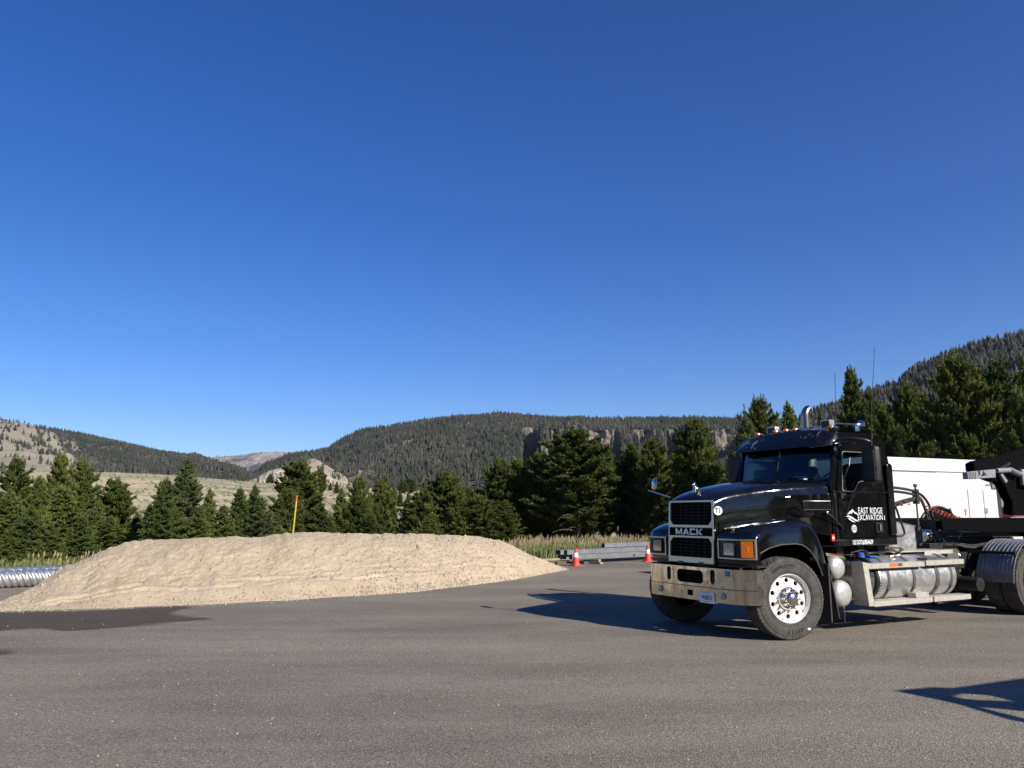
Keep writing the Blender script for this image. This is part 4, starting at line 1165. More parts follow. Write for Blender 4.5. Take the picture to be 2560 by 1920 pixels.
# --- cab: hollow shell with real window openings
side_out = [(-1.26, 1.17), (-1.26, 2.04), (-1.30, 2.12), (-1.47, 2.62), (-1.50, 2.72), (-1.62, 2.79), (-2.30, 2.80), (-2.48, 2.765), (-2.565, 2.66), (-2.60, 2.4), (-2.61, 1.17)]
win = [(-1.485, 1.965), (-1.50, 1.945), (-1.68, 1.935), (-1.735, 1.955), (-1.82, 2.055), (-1.88, 2.085), (-2.22, 2.085), (-2.25, 2.11), (-2.25, 2.47), (-2.22, 2.50), (-1.60, 2.50), (-1.57, 2.46)]
def cab_y(z): return .97 if z < 1.95 else .97 - .07*(z-1.95)/.85
def warp(mb, s, off=0): mb.v = [(p[0], s*(cab_y(p[2]) + p[1] + off), p[2]) for p in mb.v]; return mb
cab = MB()
for s in (1, -1):
    m2 = MB(); m2.ring(side_out, win, 'Y', -.04, 0, (-1.95, 2.28)); warp(m2, s); cab.add(m2.v, m2.f)
# rear wall with window
m2 = MB(); m2.ring([(-.93, 1.17), (.93, 1.17), (.93, 1.9), (.885, 2.70), (-.885, 2.70), (-.93, 1.9)], rrect(0, 2.3, 1.1, .42, .06), 'X', -2.605, -2.57, (0, 2.3)); cab.add(m2.v, m2.f)
cab.box((-1.30, -.93, 1.17), (-1.265, .93, 2.05)); cab.box((-2.6, -.93, 1.17), (-1.27, .93, 1.21))
# pillars
for s in (1, -1): cab.tube([(-1.36, s*.915, 2.08), (-1.49, s*.875, 2.64)], .035, 8)
cab.box((-1.5, -.86, 2.60), (-1.56, .86, 2.70))
cabo = part('cab', cab, 'black_paint', angle=38)
rows = []
for x, z, e in ((-1.44, 2.66, .86), (-1.48, 2.73, .875), (-1.58, 2.80, .88), (-1.75, 2.835, .88), (-2.1, 2.85, .88), (-2.32, 2.84, .88), (-2.46, 2.805, .88), (-2.55, 2.74, .88), (-2.60, 2.64, .885), (-2.61, 2.52, .89)):
    row = []
    for y in np.linspace(-1, 1, 17):
        row.append((x, y*e, z - .09*abs(y)**6 - .02*y*y))
    row = [(x, -e-.008, z-.2)] + row + [(x, e+.008, z-.2)]
    rows.append(row)
mb = MB(); mb.grid(rows); part('roof', mb, 'black_paint', angle=60)
# glass
def ws_x(y, z):
    k = (z-2.08)/.56
    return (-1.20 - .15*(abs(y)/.88)**2.2)*(1-k) + (-1.36 - .12*(abs(y)/.85)**2.2)*k
for a, b_ in ((-.87, -.018), (.018, .87)):
    mb = MB(); mb.grid([[(ws_x(y*(1-.02*k/5), 2.075+.565*k/5), y*(1-.02*k/5), 2.075+.565*k/5) for k in range(6)] for y in np.linspace(a, b_, 14)])
    part('windscreen_pane', mb, 'glass')
mb = MB(); mb.tube([(ws_x(0, 2.06), 0, 2.06), (ws_x(0, 2.65), 0, 2.65)], .02, 6)
mb.tube([(ws_x(y, 2.06)+.01, y, 2.065) for y in np.linspace(-.9, .9, 20)], .022, 6); part('windscreen_frame', mb, 'dark_plastic')
mb = MB(); mb.grid([[(-1.24, y, 2.04), (ws_x(y, 2.06)+.03, y, 2.10)] for y in np.linspace(-.93, .93, 20)]); part('cowl', mb, 'dark_plastic')
mb = MB(); mb.box((-2.585, -.56, 2.08), (-2.59, .56, 2.52)); part('rear_window', mb, 'glass')
for s in (1, -1):
    for y, y2 in ((s*.06, s*.5),):
        mb = MB(); mb.tube([(ws_x(y, 2.07)+.035, y+s*.02, 2.09), (ws_x(y2, 2.2)+.03, y2, 2.14)], .007, 6); mb.tube([(ws_x(y2-s*.25, 2.15)+.03, y2-s*.28, 2.15), (ws_x(y2, 2.14)+.03, y2+s*.22, 2.125)], .009, 6); part('wiper', mb, 'dark_plastic')
# side door with its seam, handle, step sill
for s in (1, -1):
    door_out = [(-1.375, 1.285), (-1.375, 2.0), (-1.43, 2.2), (-1.555, 2.56), (-1.60, 2.60), (-2.32, 2.60), (-2.385, 2.56), (-2.40, 2.40), (-2.395, 1.42), (-2.34, 1.31), (-2.28, 1.285)]
    m2 = MB(); m2.ring(door_out, win, 'Y', .004, .02, (-1.95, 2.28)); warp(m2, s)
    door = part('door', m2, 'black_paint', bevel=.006)
    m2 = MB(); m2.ring([(c[0]+(c[0]+1.95)*.045, c[1]+(c[1]-2.28)*.045) for c in win], win, 'Y', .018, .026, (-1.95, 2.28)); warp(m2, s); part('window_seal', m2, 'trim', door)
    if s < 0:
        mb = MB(); mb.prism([(-1.5, 1.96), (-2.24, 2.09), (-2.24, 2.49), (-1.58, 2.49)], 'Y', s*.93, s*.935); part('window', mb, 'tinted', door)
    mb = MB(); mb.prism([(-1.52, 1.97), (-1.68, 1.965), (-1.80, 2.06), (-1.80, 2.12), (-1.56, 2.12)], 'Y', s*.945, s*.95); part('vent_glass', mb, 'glass', door)
    mb = MB(); mb.ring(rrect(-2.20, 1.42, .15, .14, .015), rrect(-2.20, 1.42, .11, .10, .01), 'Y', s*.99, s*1.006, (-2.20, 1.42)); hd = part('door_handle', mb, 'dark_plastic', door)
    mb = MB(); mb.box((-2.14, s*.992, 1.37), (-2.22, s*.994, 1.47)); part('handle_recess', mb, 'black_hole', hd); mb = MB(); mb.box((-2.215, s*.996, 1.375), (-2.25, s*1.0, 1.465)); part('handle_pull', mb, 'trim', hd)
    mb = MB(); mb.box((-1.27, s*.975, 1.915), (-2.58, s*.993, 1.935)); part('belt_moulding', mb, 'black_worn')
    mb = MB(); mb.box((-1.29, s*.95, 1.165), (-2.60, s*.985, 1.262)); part('sill', mb, 'black_worn', bevel=.015)
    mb = MB(); mb.box((-1.30, s*.96, 1.262), (-1.36, s*.985, 1.95)); part('hinge_post', mb, 'black_worn', bevel=.01)
    mb = MB(); mb.prism(rrect(-2.51, 1.83, .13, 1.05, .05), 'Y', s*.972, s*1.012); part('cab_side_fairing', mb, 'black_worn', bevel=.012)
    mb = MB(); mb.tube(bez([(-1.12, s*.99, 1.62), (-1.2, s*1.03, 1.56), (-1.34, s*1.02, 1.46), (-1.42, s*1.0, 1.40)], 5), [.012]*16, 8); lt = part('hood_latch', mb, 'dark_plastic'); mb = MB(); mb.ball((-1.12, s*1.0, 1.63), .028, 12, (1, .6, .9)); part('latch_bracket', mb, 'chrome', lt)
# door lettering and decals on the near side
yd = .972 + .02
text_on(T, 'EAST RIDGE', .128, (-2.035, yd, 1.655), 'L', 'white_decal', name='door_lettering', ext=.001, offset=0, sx=.74, gap=1.06)
text_on(T, 'EXCAVATION', .115, (-2.025, yd, 1.56), 'L', 'white_decal', name='door_lettering', ext=.001, offset=0, sx=.72, gap=1.06)
vs, fs = text_mesh('INC', .04, ext=.001, offset=.001); mb = MB(); mb.add([(-2.335 + y*.7, yd+z, 1.56 + x) for x, y, z in vs], fs); part('door_lettering', mb, 'white_decal', smooth=False)
mb = MB()
def flat(pts): mb.prism([(-x, z) for x, z in pts], 'Y', yd, yd+.002)
flat([(1.53, 1.60), (1.60, 1.655), (1.615, 1.65), (1.645, 1.68), (1.655, 1.675), (1.70, 1.635), (1.715, 1.64), (1.77, 1.60), (1.755, 1.598), (1.715, 1.62), (1.70, 1.613), (1.665, 1.64), (1.645, 1.635), (1.625, 1.61), (1.61, 1.625)])
flat([(1.50, 1.575), (1.56, 1.592), (1.62, 1.575), (1.68, 1.545), (1.78, 1.505), (1.70, 1.515), (1.63, 1.545), (1.57, 1.57)])
flat([(1.54, 1.555), (1.58, 1.552), (1.63, 1.52), (1.70, 1.495), (1.64, 1.50), (1.58, 1.53)])
part('mountain_emblem', mb, 'white_decal', smooth=False)
mb = MB(); mb.lathe([(.055, 0), (.055, .003), (.001, .0031)], 28, axis='Y'); rs = part('door_sticker', mb, 'white_decal', loc=(-1.66, yd, 1.405))
mb = MB(); mb.prism(rrect(0, .012, .07, .02, .004), 'Y', .004, .005); mb.prism(rrect(0, -.012, .075, .018, .004), 'Y', .004, .005); part('sticker_print', mb, 'orange_decal', rs)
mb = MB(); mb.ring(rrect(0, 0, .098, .098, .048, 8), rrect(0, 0, .084, .084, .041, 8), 'Y', .004, .005, (0, 0)); part('sticker_rim', mb, 'blue_decal', rs)
text_on(T, 'US DOT#3854639', .088, (-1.835, .9865, 1.212), 'L', 'white_decal', name='sill_lettering', ext=.001, offset=.0012, sx=.64)
mb = MB(); mb.box((-1.19, .955, 1.24), (-1.25, .992, 1.33)); part('warning_sticker', mb, 'red_decal')
mb = MB(); mb.box((-1.20, .9921, 1.27), (-1.235, .993, 1.30)); part('warning_sticker_print', mb, 'white_decal')
# visor
rows = []
for y, xl, zl, xu, zu in ((-.965, -1.50, 2.60, -1.52, 2.62), (-.93, -1.36, 2.585, -1.50, 2.76), (-.88, -1.27, 2.575, -1.48, 2.80), (-.6, -1.225, 2.58, -1.46, 2.835), (-.3, -1.21, 2.58, -1.45, 2.85), (0, -1.205, 2.58, -1.45, 2.855), (.3, -1.21, 2.58, -1.45, 2.85), (.6, -1.225, 2.58, -1.46, 2.835), (.88, -1.27, 2.575, -1.48, 2.80), (.93, -1.36, 2.585, -1.50, 2.76), (.965, -1.50, 2.60, -1.52, 2.62)):
    rows.append([(xl, y, zl), (xl*.5+xu*.5+.02, y, zl*.5+zu*.5), (xu, y, zu), (xu-.02, y, zu-.02), (xl*.5+xu*.5, y, zl*.5+zu*.5-.03), (xl-.012, y, zl+.004)])
mb = MB(); mb.grid(rows, close_v=True); part('sun_visor', mb, 'black_worn', angle=40)
mb = MB(); g = np.random.default_rng(3)
def on_visor(y, k):      # point just above the visor face
    xl, zl = -1.215-.03*(abs(y)/.85)**4, 2.58; xu, zu = -1.455, 2.845
    return (xl+(xu-xl)*k + .021*(1-abs(2*k-1)) + .004, y, zl+(zu-zl)*k+.004*k)
for y, k, a, b_ in ((-.72, .45, .018, .16), (-.66, .62, .03, .10), (-.62, .3, .012, .08), (-.58, .52, .014, .05), (-.48, .5, .04, .2), (-.5, .28, .03, .08), (-.42, .2, .02, .06), (-.36, .66, .008, .09), (.2, .62, .008, .1), (.17, .42, .02, .07), (.42, .6, .01, .05), (.52, .55, .012, .09), (.56, .72, .008, .08), (.64, .6, .01, .05), (.72, .75, .02, .12), (.74, .55, .008, .05)):
    ring_ = [on_visor(y + a*math.cos(t)*g.uniform(.6, 1.1) + .12*b_*math.sin(t), k + b_*math.sin(t)*g.uniform(.8, 1.1)) for t in np.linspace(0, 6.28, 11)[:-1]]
    mb.v += ring_; n0 = len(mb.v)-10; mb.f.append(tuple(range(n0, n0+10)))
part('peeled_paint_patch', mb, 'grey_box', smooth=False)
# cab roof lamps, horns, stack
for y in (-.64, -.265, -.055, .125, .79):
    mb = MB(); mb.lathe([(.001, -.17), (.02, -.12), (.034, -.05), (.038, 0), (.03, .015)], 20, axis='X')
    zz = 2.895 - .05*abs(y)**3
    l_ = part('roof_lamp', mb, 'chrome', loc=(-1.56, y, zz))
    mb = MB(); mb.lathe([(.036, .002), (.03, .03), (.001, .05)], 18, axis='X'); part('lens', mb, 'amber', l_)
for y in (-.45, .61):
    mb = MB(); mb.prism(rrect(y, 2.94, .17, .125, .015), 'X', -1.66, -1.76); b_ = part('work_lamp', mb, 'brushed', bevel=.006)
    mb = MB(); mb.box((-1.657, y-.07, 2.89), (-1.655, y+.07, 2.985)); part('lens', mb, 'black_decal', b_)
    for z in (2.915, 2.94, 2.965): m2 = MB(); m2.box((-1.654, y-.068, z-.003), (-1.650, y+.068, z+.003)); part('lamp_louvre', m2, 'grey_steel', b_)
    mb = MB(); mb.cyl((-1.71, y, 2.82), (-1.71, y, 2.88), .012, 8); part('lamp_stalk', mb, 'trim', b_)
mb = MB(); mb.tube([(-1.76, .66, 2.95), (-2.3, .66, 2.96)], .013, 10); mb.lathe([(.014, .02), (.02, -.03), (.045, -.09), (.075, -.11), (.078, -.115), (.02, -.06)], 24, axis='X', M=Matrix.Translation((-2.28, .66, 2.96))); mb.box((-2.3, .63, 2.86), (-2.33, .69, 2.95)); part('air_horn', mb, 'chrome')
mb = MB(); mb.box((-1.72, .02, 2.875), (-1.86, .42, 2.90)); mb.tube([(-1.74, -.02, 2.91), (-1.76, .2, 2.915), (-1.74, .45, 2.92)], .02, 10); part('air_horn_base', mb, 'chrome', bevel=.008)
stk = MB()
pts = [(-2.80, -.72, 1.1), (-2.80, -.72, 3.22)] ; arc_ = [(-2.80+.14-.14*math.cos(t)*1, -.72, 3.22+.14*math.sin(t)*1.35) for t in np.linspace(0, 1.75, 9)]
path = [(-2.78, -.72, 1.1), (-2.78, -.72, 2.0), (-2.78, -.72, 3.27)] + [(-2.78-(.11-.11*math.cos(t)), -.72, 3.27+.13*math.sin(t)) for t in np.linspace(.15, 1.35, 9)]
stk.tube(path, .066, 28, caps=False); part('exhaust_stack', stk, 'stack', angle=50)
mb = MB(); mb.cyl((-2.80, -.72, 1.2), (-2.80, -.72, 2.6), .12, 24); part('heat_shield', mb, 'brushed')
# mirrors
for s in (1, -1):
    mb = MB(); mb.tube(bez([(-1.42, s*.93, 2.62), (-1.44, s*1.05, 2.66), (-1.5, s*1.2, 2.665), (-1.6, s*1.32, 2.64), (-1.68, s*1.36, 2.60)], 5), .02, 8); ma = part('mirror_arm', mb, 'dark_plastic'); mb = MB(); mb.tube([(-1.44, s*.95, 2.60), (-1.52, s*1.2, 2.60), (-1.68, s*1.3, 2.58)], .012, 6); part('mirror_stay', mb, 'dark_plastic', ma); mb = MB()
    mb.tube(bez([(-1.45, s*.98, 1.86), (-1.5, s*1.08, 1.87), (-1.6, s*1.25, 1.96), (-1.68, s*1.3, 2.02)], 5), .014, 8); mb.box((-1.40, s*.95, 1.83), (-1.5, s*1.02, 1.90))
    part('lower_mirror_stay', mb, 'dark_plastic', ma)
    cx, cy = -1.72, s*1.31
    mb = MB(); mb.prism(rrect(0, 0, .27, .52, .05), 'X', -.05, .06)
    mh = part('mirror_housing', mb, 'dark_plastic', ma, loc=(cx, cy, 2.30), bevel=.03, seg=3); mh.rotation_euler = (0, 0, s*R(-12))
    mb = MB(); mb.tube([(.055, -.12, -.10), (.063, 0, -.115), (.055, .12, -.12)], .004, 6); mb.tube([(p[0], p[1], p[2]) for p in [(.062, y, z) for y, z in rrect(0, -.02, .245, .46, .045, 3)]], .003, 5, closed=True)
    mt_ = mb.build('mirror_trim', M['grey_steel'], mh)
    mb = MB(); mb.box((-.053, -.12, -.23), (-.056, .12, .23)); mb.build('mirror_glass', M['chrome'], mh)
mb = MB(); mb.tube([(-1.66, 1.37, 2.56), (-1.665, 1.375, 2.68)], .012, 8); mb.cyl((-1.665, 1.375, 2.66), (-1.67, 1.38, 2.73), .022, 12); mb.tube(bez([(-1.67, 1.38, 2.72), (-1.73, 1.38, 3.2), (-1.83, 1.38, 3.7), (-1.90, 1.36, 4.0)], 6), .0045, 5); part('antenna', mb, 'black_steel')
mb = MB(); mb.tube([(-2.3, .29, 2.84), (-2.3, .30, 3.3), (-2.3, .33, 3.82)], .0045, 5); part('antenna', mb, 'black_steel')
mb = MB(); mb.cyl((-1.44, .93, 2.55), (-1.44, .95, 2.55), .018, 10); mb.box((-1.425, .945, 2.50), (-1.455, .95, 2.56)); part('visor_bracket', mb, 'chrome')

# --- interior glimpsed through the glass
mb = MB(); mb.box((-1.42, -.86, 1.6), (-1.75, .86, 2.03)); part('dashboard', mb, 'cloth', bevel=.04)
for y in (-.5, .5):
    mb = MB(); mb.box((-2.1, y-.25, 1.55), (-2.5, y+.25, 1.72)); mb.box((-2.38, y-.24, 1.7), (-2.5, y+.24, 2.38)); part('seat', mb, 'cloth', bevel=.05)
mb = MB(); mb.tube([(-1.86-.05*math.cos(t)*1, .5+.22*math.sin(t), 2.06+.17*math.cos(t)) for t in np.linspace(0, 2*PI, 28)[:-1]], .014, 8, closed=True); mb.cyl((-1.86, .5, 2.06), (-1.72, .5, 1.98), .03, 8); mb.box((-1.85, .29, 2.05), (-1.87, .71, 2.07)); part('steering_wheel', mb, 'dark_plastic')
mb = MB(); mb.prism([(.12, 2.035), (.33, 2.035), (.35, 2.17), (.16, 2.17)], 'X', -1.44, -1.52); part('paper_on_dash', mb, 'white_decal', bevel=.01)
mb = MB(); mb.ball((-1.42, .62, 2.13), .05, 12, (.7, 1, 1.3)); part('orange_item_on_dash', mb, 'orange_decal'); mb = MB(); mb.box((-1.43, .655, 2.05), (-1.50, .75, 2.14)); part('green_box_on_dash', mb, 'green_plastic')
mb = MB(); mb.ball((-1.5, .80, 2.10), .06, 12, (.8, 1, 1)); part('rag_on_dash', mb, 'white_decal')
mb = MB(); mb.tube([(-1.75, .93, 2.42), (-1.72, .93, 2.3), (-1.6, .93, 2.12)], .010, 6); mb.tube([(-1.55, .90, 2.45), (-1.55, .9, 2.0)], .008, 6); part('interior_grab_strap', mb, 'trim')

# --- steps, tanks
mb = MB(); mb.prism([(-.72, .95), (-.98, .78), (-1.04, .55), (-1.16, .20), (-1.06, .17), (-.9, .2)], 'Y', .80, .818); mb.box((-.9, .45, .18), (-.925, 1.14, .95)); mb.add([(-.93, 1.14, .80), (-1.06, 1.14, .22), (-1.06, .5, .22), (-.93, .5, .80), (-.945, 1.14, .80), (-1.075, 1.14, .22), (-1.075, .5, .22), (-.945, .5, .80)], [(0,1,2,3),(4,7,6,5),(0,4,5,1),(1,5,6,2),(2,6,7,3),(3,7,4,0)]); part('mud_flap', mb, 'mudflap')
def air_tank(x, z, r, y0, y1):
    prof = [(.001, y0), (r*.8, y0+.02), (r, y0+.07), (r, y1-.10), (r*.985, y1-.07), (r*.90, y1-.035), (r*.66, y1-.01), (r*.3, y1), (.001, y1+.002)]
    mb = MB(); mb.lathe(prof, 40); t_ = part('air_tank', mb, 'tankwhite', loc=(x, 0, z), angle=60)
    mb = MB(); mb.lathe([(r+.003, y1-.16), (r+.003, y1-.12)], 40); mb.build('strap', M['grey_steel'], t_)
    mb = MB(); mb.cyl((0, y1-.05, -r-.015), (0, y1-.05, -r+.03), .012, 8); mb.build('drain_valve', M['trim'], t_)
air_tank(-1.17, .885, .155, .45, 1.11); air_tank(-1.24, .535, .18, .45, 1.12)
mb = MB(); mb.tube(bez([(-1.245, 1.07, .34), (-1.25, 1.075, .28), (-1.24, 1.075, .22), (-1.25, 1.07, .16)], 4), .003, 5); part('drain_cord', mb, 'trim')
# main fuel tank
def fuel_tank(cy, s=1):
    mb = MB(); r = .315
    mb.M = Matrix.Translation((0, cy, .695))
    mb.lathe([(.001, -3.735), (r*.7, -3.73), (r*.94, -3.71), (r, -3.68), (r, -3.60), (r, -1.98), (r, -1.93), (r*.94, -1.90), (r*.7, -1.885), (.001, -1.88)], 64, axis='X')
    ft = part('fuel_tank', mb, 'brushed', angle=45)
    for x in (-2.12, -2.68, -3.22, -3.56):
        w_ = .09 if x == -3.22 else .06
        mb = MB(); mb.M = Matrix.Translation((0, cy, .695)); mb.lathe([(r+.002, x-w_/2), (r+.009, x-w_/2+.004), (r+.009, x+w_/2-.004), (r+.002, x+w_/2)], 64, axis='X'); st__ = part('tank_strap', mb, 'grey_steel', ft)
        mb = MB(); mb.box((x-.01, cy+s*.30, .55), (x+.02, cy+s*.335, .57)); mb.cyl((x, cy+s*.27, .84), (x, cy+s*.30, .86), .02, 12); part('strap_buckle', mb, 'trim', ft)
    return ft
fuel_tank(.835); fuel_tank(-.835, -1)
# short polished section behind the steps
mb = MB(); mb.M = Matrix.Translation((0, .835, .695)); mb.lathe([(.001, -1.87), (.27, -1.865), (.29, -1.85), (.29, -1.62), (.27, -1.6), (.001, -1.6)], 48, axis='X'); part('battery_cover', mb, 'chrome')
mb = MB(); mb.M = Matrix.Translation((0, .835, .695)); mb.lathe([(.305, -1.98), (.315, -1.975), (.315, -1.87), (.305, -1.865), (.2, -1.865)], 48, axis='X'); part('tank_end_ring', mb, 'black_steel')
# bracket and step rails
mb = MB(); mb.add([(-1.52, 1.02, .955), (-1.52, 1.20, .955), (-1.60, 1.20, .36), (-1.60, .95, .36), (-1.535, 1.02, .955), (-1.535, 1.20, .955), (-1.615, 1.20, .36), (-1.615, .95, .36), (-1.62, 1.205, .94), (-1.70, 1.205, .36), (-1.62, 1.195, .94), (-1.70, 1.195, .36)], [(0,1,2,3),(7,6,5,4),(0,4,5,1),(3,2,6,7),(0,3,7,4),(1,8,9,2),(8,10,11,9),(5,6,11,10)])
part('step_bracket', mb, 'diamond', smooth=False)
for i, (x0, x1, z) in enumerate(((-1.62, -2.86, .895), (-2.90, -3.80, .905), (-1.70, -2.98, .385), (-3.02, -3.90, .385))):
    yo = 1.02 if z > .6 else 1.0
    mb = MB(); mb.box((x0, 1.20, z-.035), (x1, 1.205, z+.035)); mb.box((x0, yo, z+.028), (x1, 1.20, z+.034)); mb.box((x0, yo, z-.035), (x1, yo+.006, z+.034)); mb.box((x0, yo, z-.035), (x0-.005, 1.2, z+.03)); mb.box((x1, yo, z-.035), (x1+.005, 1.2, z+.03))
    sr = part('step_rail', mb, 'diamond')
    mb = MB()
    for x in np.arange(x1+.05, x0-.03, .055): mb.box((x, 1.03, z-.05), (x+.025, 1.19, z-.036))
    part('step_tread_teeth', mb, 'grey_steel', sr)
    mb = MB()
    for x in (x0-.12, x1+.15): mb.box((x, .96, z-.03 if z < .6 else z-.02), (x-.05, 1.03, z+.02))
    part('rail_foot', mb, 'grey_steel', sr)
mb = MB(); mb.box((-2.08, 1.206, .875), (-2.26, 1.208, .925)); part('marker_strip', mb, 'orange_decal')
mb = MB(); mb.box((-2.26, 1.206, .88), (-2.36, 1.208, .92)); part('marker_strip', mb, 'timber_dark')
mb = MB(); mb.box((-2.62, 1.06, .42), (-2.92, 1.195, .49)); part('step_block', mb, 'diamond', bevel=.005)
mb = MB(); mb.box((-2.95, 1.15, .93), (-3.18, 1.204, .86)); mb.box((-2.98, 1.0, .94), (-3.5, 1.17, .97)); part('step_plate', mb, 'grey_steel')
mb = MB(); mb.cyl((-1.84, .93, 1.0), (-1.84, .93, 1.045), .05, 20); mb.ball((-1.84, .93, 1.05), .045, 12, (1, 1, .4)); part('fuel_cap', mb, 'blue_cap')
mb = MB(); mb.box((-1.95, .9, 1.0), (-2.1, 1.0, 1.02)); part('fuel_cap_label', mb, 'blue_cap')
mb = MB(); mb.cyl((-2.55, .95, .99), (-2.55, .95, 1.03), .04, 16); mb.cyl((-2.47, .93, 1.0), (-2.6, 1.0, 1.015), .015, 8); part('filler_cap', mb, 'trim')
# clutter below the cab
mb = MB()
g = np.random.default_rng(12)
for k in range(16):
    x = g.uniform(-2.6, -1.35); y = g.uniform(.5, .9); z = g.uniform(1.0, 1.14)
    mb.tube(bez([(x, y, z), (x-.15, y+g.uniform(-.1, .1), z+g.uniform(-.08, .05)), (x-.35, y+g.uniform(-.1, .1), z+g.uniform(-.1, .04))], 4), g.uniform(.008, .02), 6)
for x in (-1.5, -1.95, -2.4): mb.box((x, .4, .95), (x-.14, .8, 1.15))
part('cab_mount', mb, 'black_steel')
mb = MB(); mb.tube(bez([(-1.0, .9, 1.08), (-1.2, .95, 1.06), (-1.5, .9, 1.02)], 5), .008, 6); part('red_air_line', mb, 'red_coil')
mb = MB(); mb.tube(bez([(-1.0, .93, 1.06), (-1.2, .98, 1.04), (-1.5, .93, 1.0)], 5), .006, 6); part('green_air_line', mb, 'green_plastic')
# deck behind the cab, box, grab rail
mb = MB(); mb.box((-2.55, .40, 1.045), (-4.05, .88, 1.06)); mb.box((-3.35, .88, 1.005), (-4.05, .885, 1.06)); dk = part('deck_plate', mb, 'diamond')
mb = MB(); mb.box((-2.65, .2, 1.0), (-4.9, .42, 1.045)); mb.box((-3.55, .40, .66), (-4.95, .42, 1.02)); part('side_plate', mb, 'grey_steel', bevel=.006)
mb = MB(); mb.prism([(-2.72, 1.06), (-2.72, 1.53), (-3.36, 1.43), (-3.36, 1.06)], 'Y', .40, .75); tb = part('deck_toolbox', mb, 'brushed', bevel=.008)
mb = MB(); mb.prism([(-2.71, 1.535), (-3.375, 1.435), (-3.375, 1.42), (-2.71, 1.52)], 'Y', .395, .757); part('toolbox_lid', mb, 'trim', tb)
mb = MB(); mb.tube(bez([(-2.62, .90, 1.74), (-2.70, .92, 1.72), (-2.76, .93, 1.55), (-2.83, .94, 1.36), (-2.81, .93, 1.30), (-2.64, .90, 1.28)], 6), .016, 8); part('grab_rail', mb, 'black_steel')
mb = MB(); mb.tube(bez([(-2.62, .75, 1.115), (-2.8, .8, 1.11), (-2.92, .83, 1.09), (-2.85, .82, 1.03)], 5), .014, 8); part('step_grab', mb, 'timber_dark')
# hose support post with its spring base, hoses, coiled line
PX_, PY_ = -4.25, .2
pg = MB(); pg.cyl((PX_, PY_, 1.06), (PX_, PY_, 1.40), .05, 20); pg.cyl((PX_, PY_, 1.4), (PX_, PY_, 2.08), .014, 10); pg.cyl((PX_, PY_, 2.06), (PX_, PY_, 2.11), .03, 10); pg.box((PX_-.05, PY_-.05, 1.0), (PX_+.1, PY_+.08, 1.08)); post = part('hose_post', pg, 'timber_dark')
mb = MB(); mb.box((PX_-.03, PY_-.04, 1.78), (PX_+.04, PY_+.04, 2.02)); part('hose_clamp', mb, 'dark_plastic', post)
def hose(pts, r, m='hose', name='hose'):
    mb = MB(); mb.tube(bez(pts, 8), r, 8); return part(name, mb, m)
hose([(-2.62, .45, 1.70), (-2.75, .5, 1.93), (-3.3, .4, 2.03), (PX_, PY_, 1.98), (-4.7, .1, 1.8), (-4.85, .1, 1.45), (-5.0, .2, 1.2), (-5.5, .3, 1.08), (-6.1, .35, 1.17), (-6.6, .4, 1.36)], .022)
hose([(-2.62, .40, 1.62), (-2.8, .45, 1.85), (-3.35, .35, 1.97), (PX_, PY_, 1.92), (-4.6, .1, 1.75), (-4.75, .1, 1.45), (-4.9, .25, 1.18), (-5.4, .35, 1.05), (-6.0, .4, 1.13), (-6.45, .45, 1.36)], .022)
hose([(-2.62, .40, 1.62), (-2.85, .42, 1.64), (-3.4, .36, 1.77), (PX_, PY_, 1.88), (-4.5, .15, 1.78), (-4.65, .15, 1.5), (-4.75, .2, 1.3), (-4.9, .2, 1.1)], .02)
hose([(-2.62, .38, 1.60), (-2.8, .4, 1.6), (-3.3, .35, 1.72), (PX_, PY_, 1.86), (-4.45, .18, 1.76), (-4.55, .18, 1.5), (-4.66, .2, 1.28), (-4.75, .2, 1.1)], .018)
hose([(-2.95, .42, 1.45), (-3.3, .36, 1.68), (PX_, PY_, 1.85)], .010)
hose([(-4.75, .1, 1.5), (-5.1, .15, 1.35), (-5.6, .2, 1.29), (-6.0, .25, 1.30), (-6.3, .35, 1.37)], .010)
hose([(-4.9, .2, 1.2), (-5.0, .2, 1.33), (-5.15, .15, 1.42)], .012); hose([(-5.0, .2, 1.2), (-5.1, .2, 1.33), (-5.3, .15, 1.43)], .012)
hose([(-5.15, .3, 1.2), (-5.35, .25, 1.3), (-5.45, .25, 1.40)], .011, 'green_plastic', 'green_hose')
def coil(p, q, turns, r, rt, m, name, sag=0):
    p, q = Vector(p), Vector(q); d = (q-p).normalized(); a = d.orthogonal().normalized(); b = d.cross(a); N = turns*10
    pts = [p.lerp(q, k/N) + (a*math.cos(2*PI*k*turns/N) + b*math.sin(2*PI*k*turns/N))*r + Vector((0, 0, -sag*4*(k/N)*(1-k/N))) for k in range(N+1)]
    mb = MB(); mb.tube(pts, rt, 6); return part(name, mb, m)
coil((-4.45, .25, 1.72), (-6.0, .32, 1.40), 17, .035, .009, 'red_coil', 'coiled_air_line', .03)
hose([(-6.0, .32, 1.40), (-6.3, .33, 1.38), (-6.6, .35, 1.37)], .009, 'red_coil', 'air_line')
coil((-3.3, .36, 1.74), (-3.95, .28, 1.80), 3, .035, .008, 'red_coil', 'coiled_air_line')
coil((-4.55, .35, 1.10), (-4.95, .36, 1.09), 8, .05, .010, 'hose', 'coiled_electric_cable')
mb = MB(); mb.box((-4.15, .3, 1.02), (-4.5, .44, 1.14)); part('valve_box', mb, 'black_steel', bevel=.008)
mb = MB(); mb.lathe([(.001, -.16), (.1, -.15), (.115, -.1), (.115, .1), (.1, .15), (.001, .16)], 28, axis='X', M=Matrix.Translation((-4.85, -.05, 1.24))); part('chassis_air_tank', mb, 'chrome')
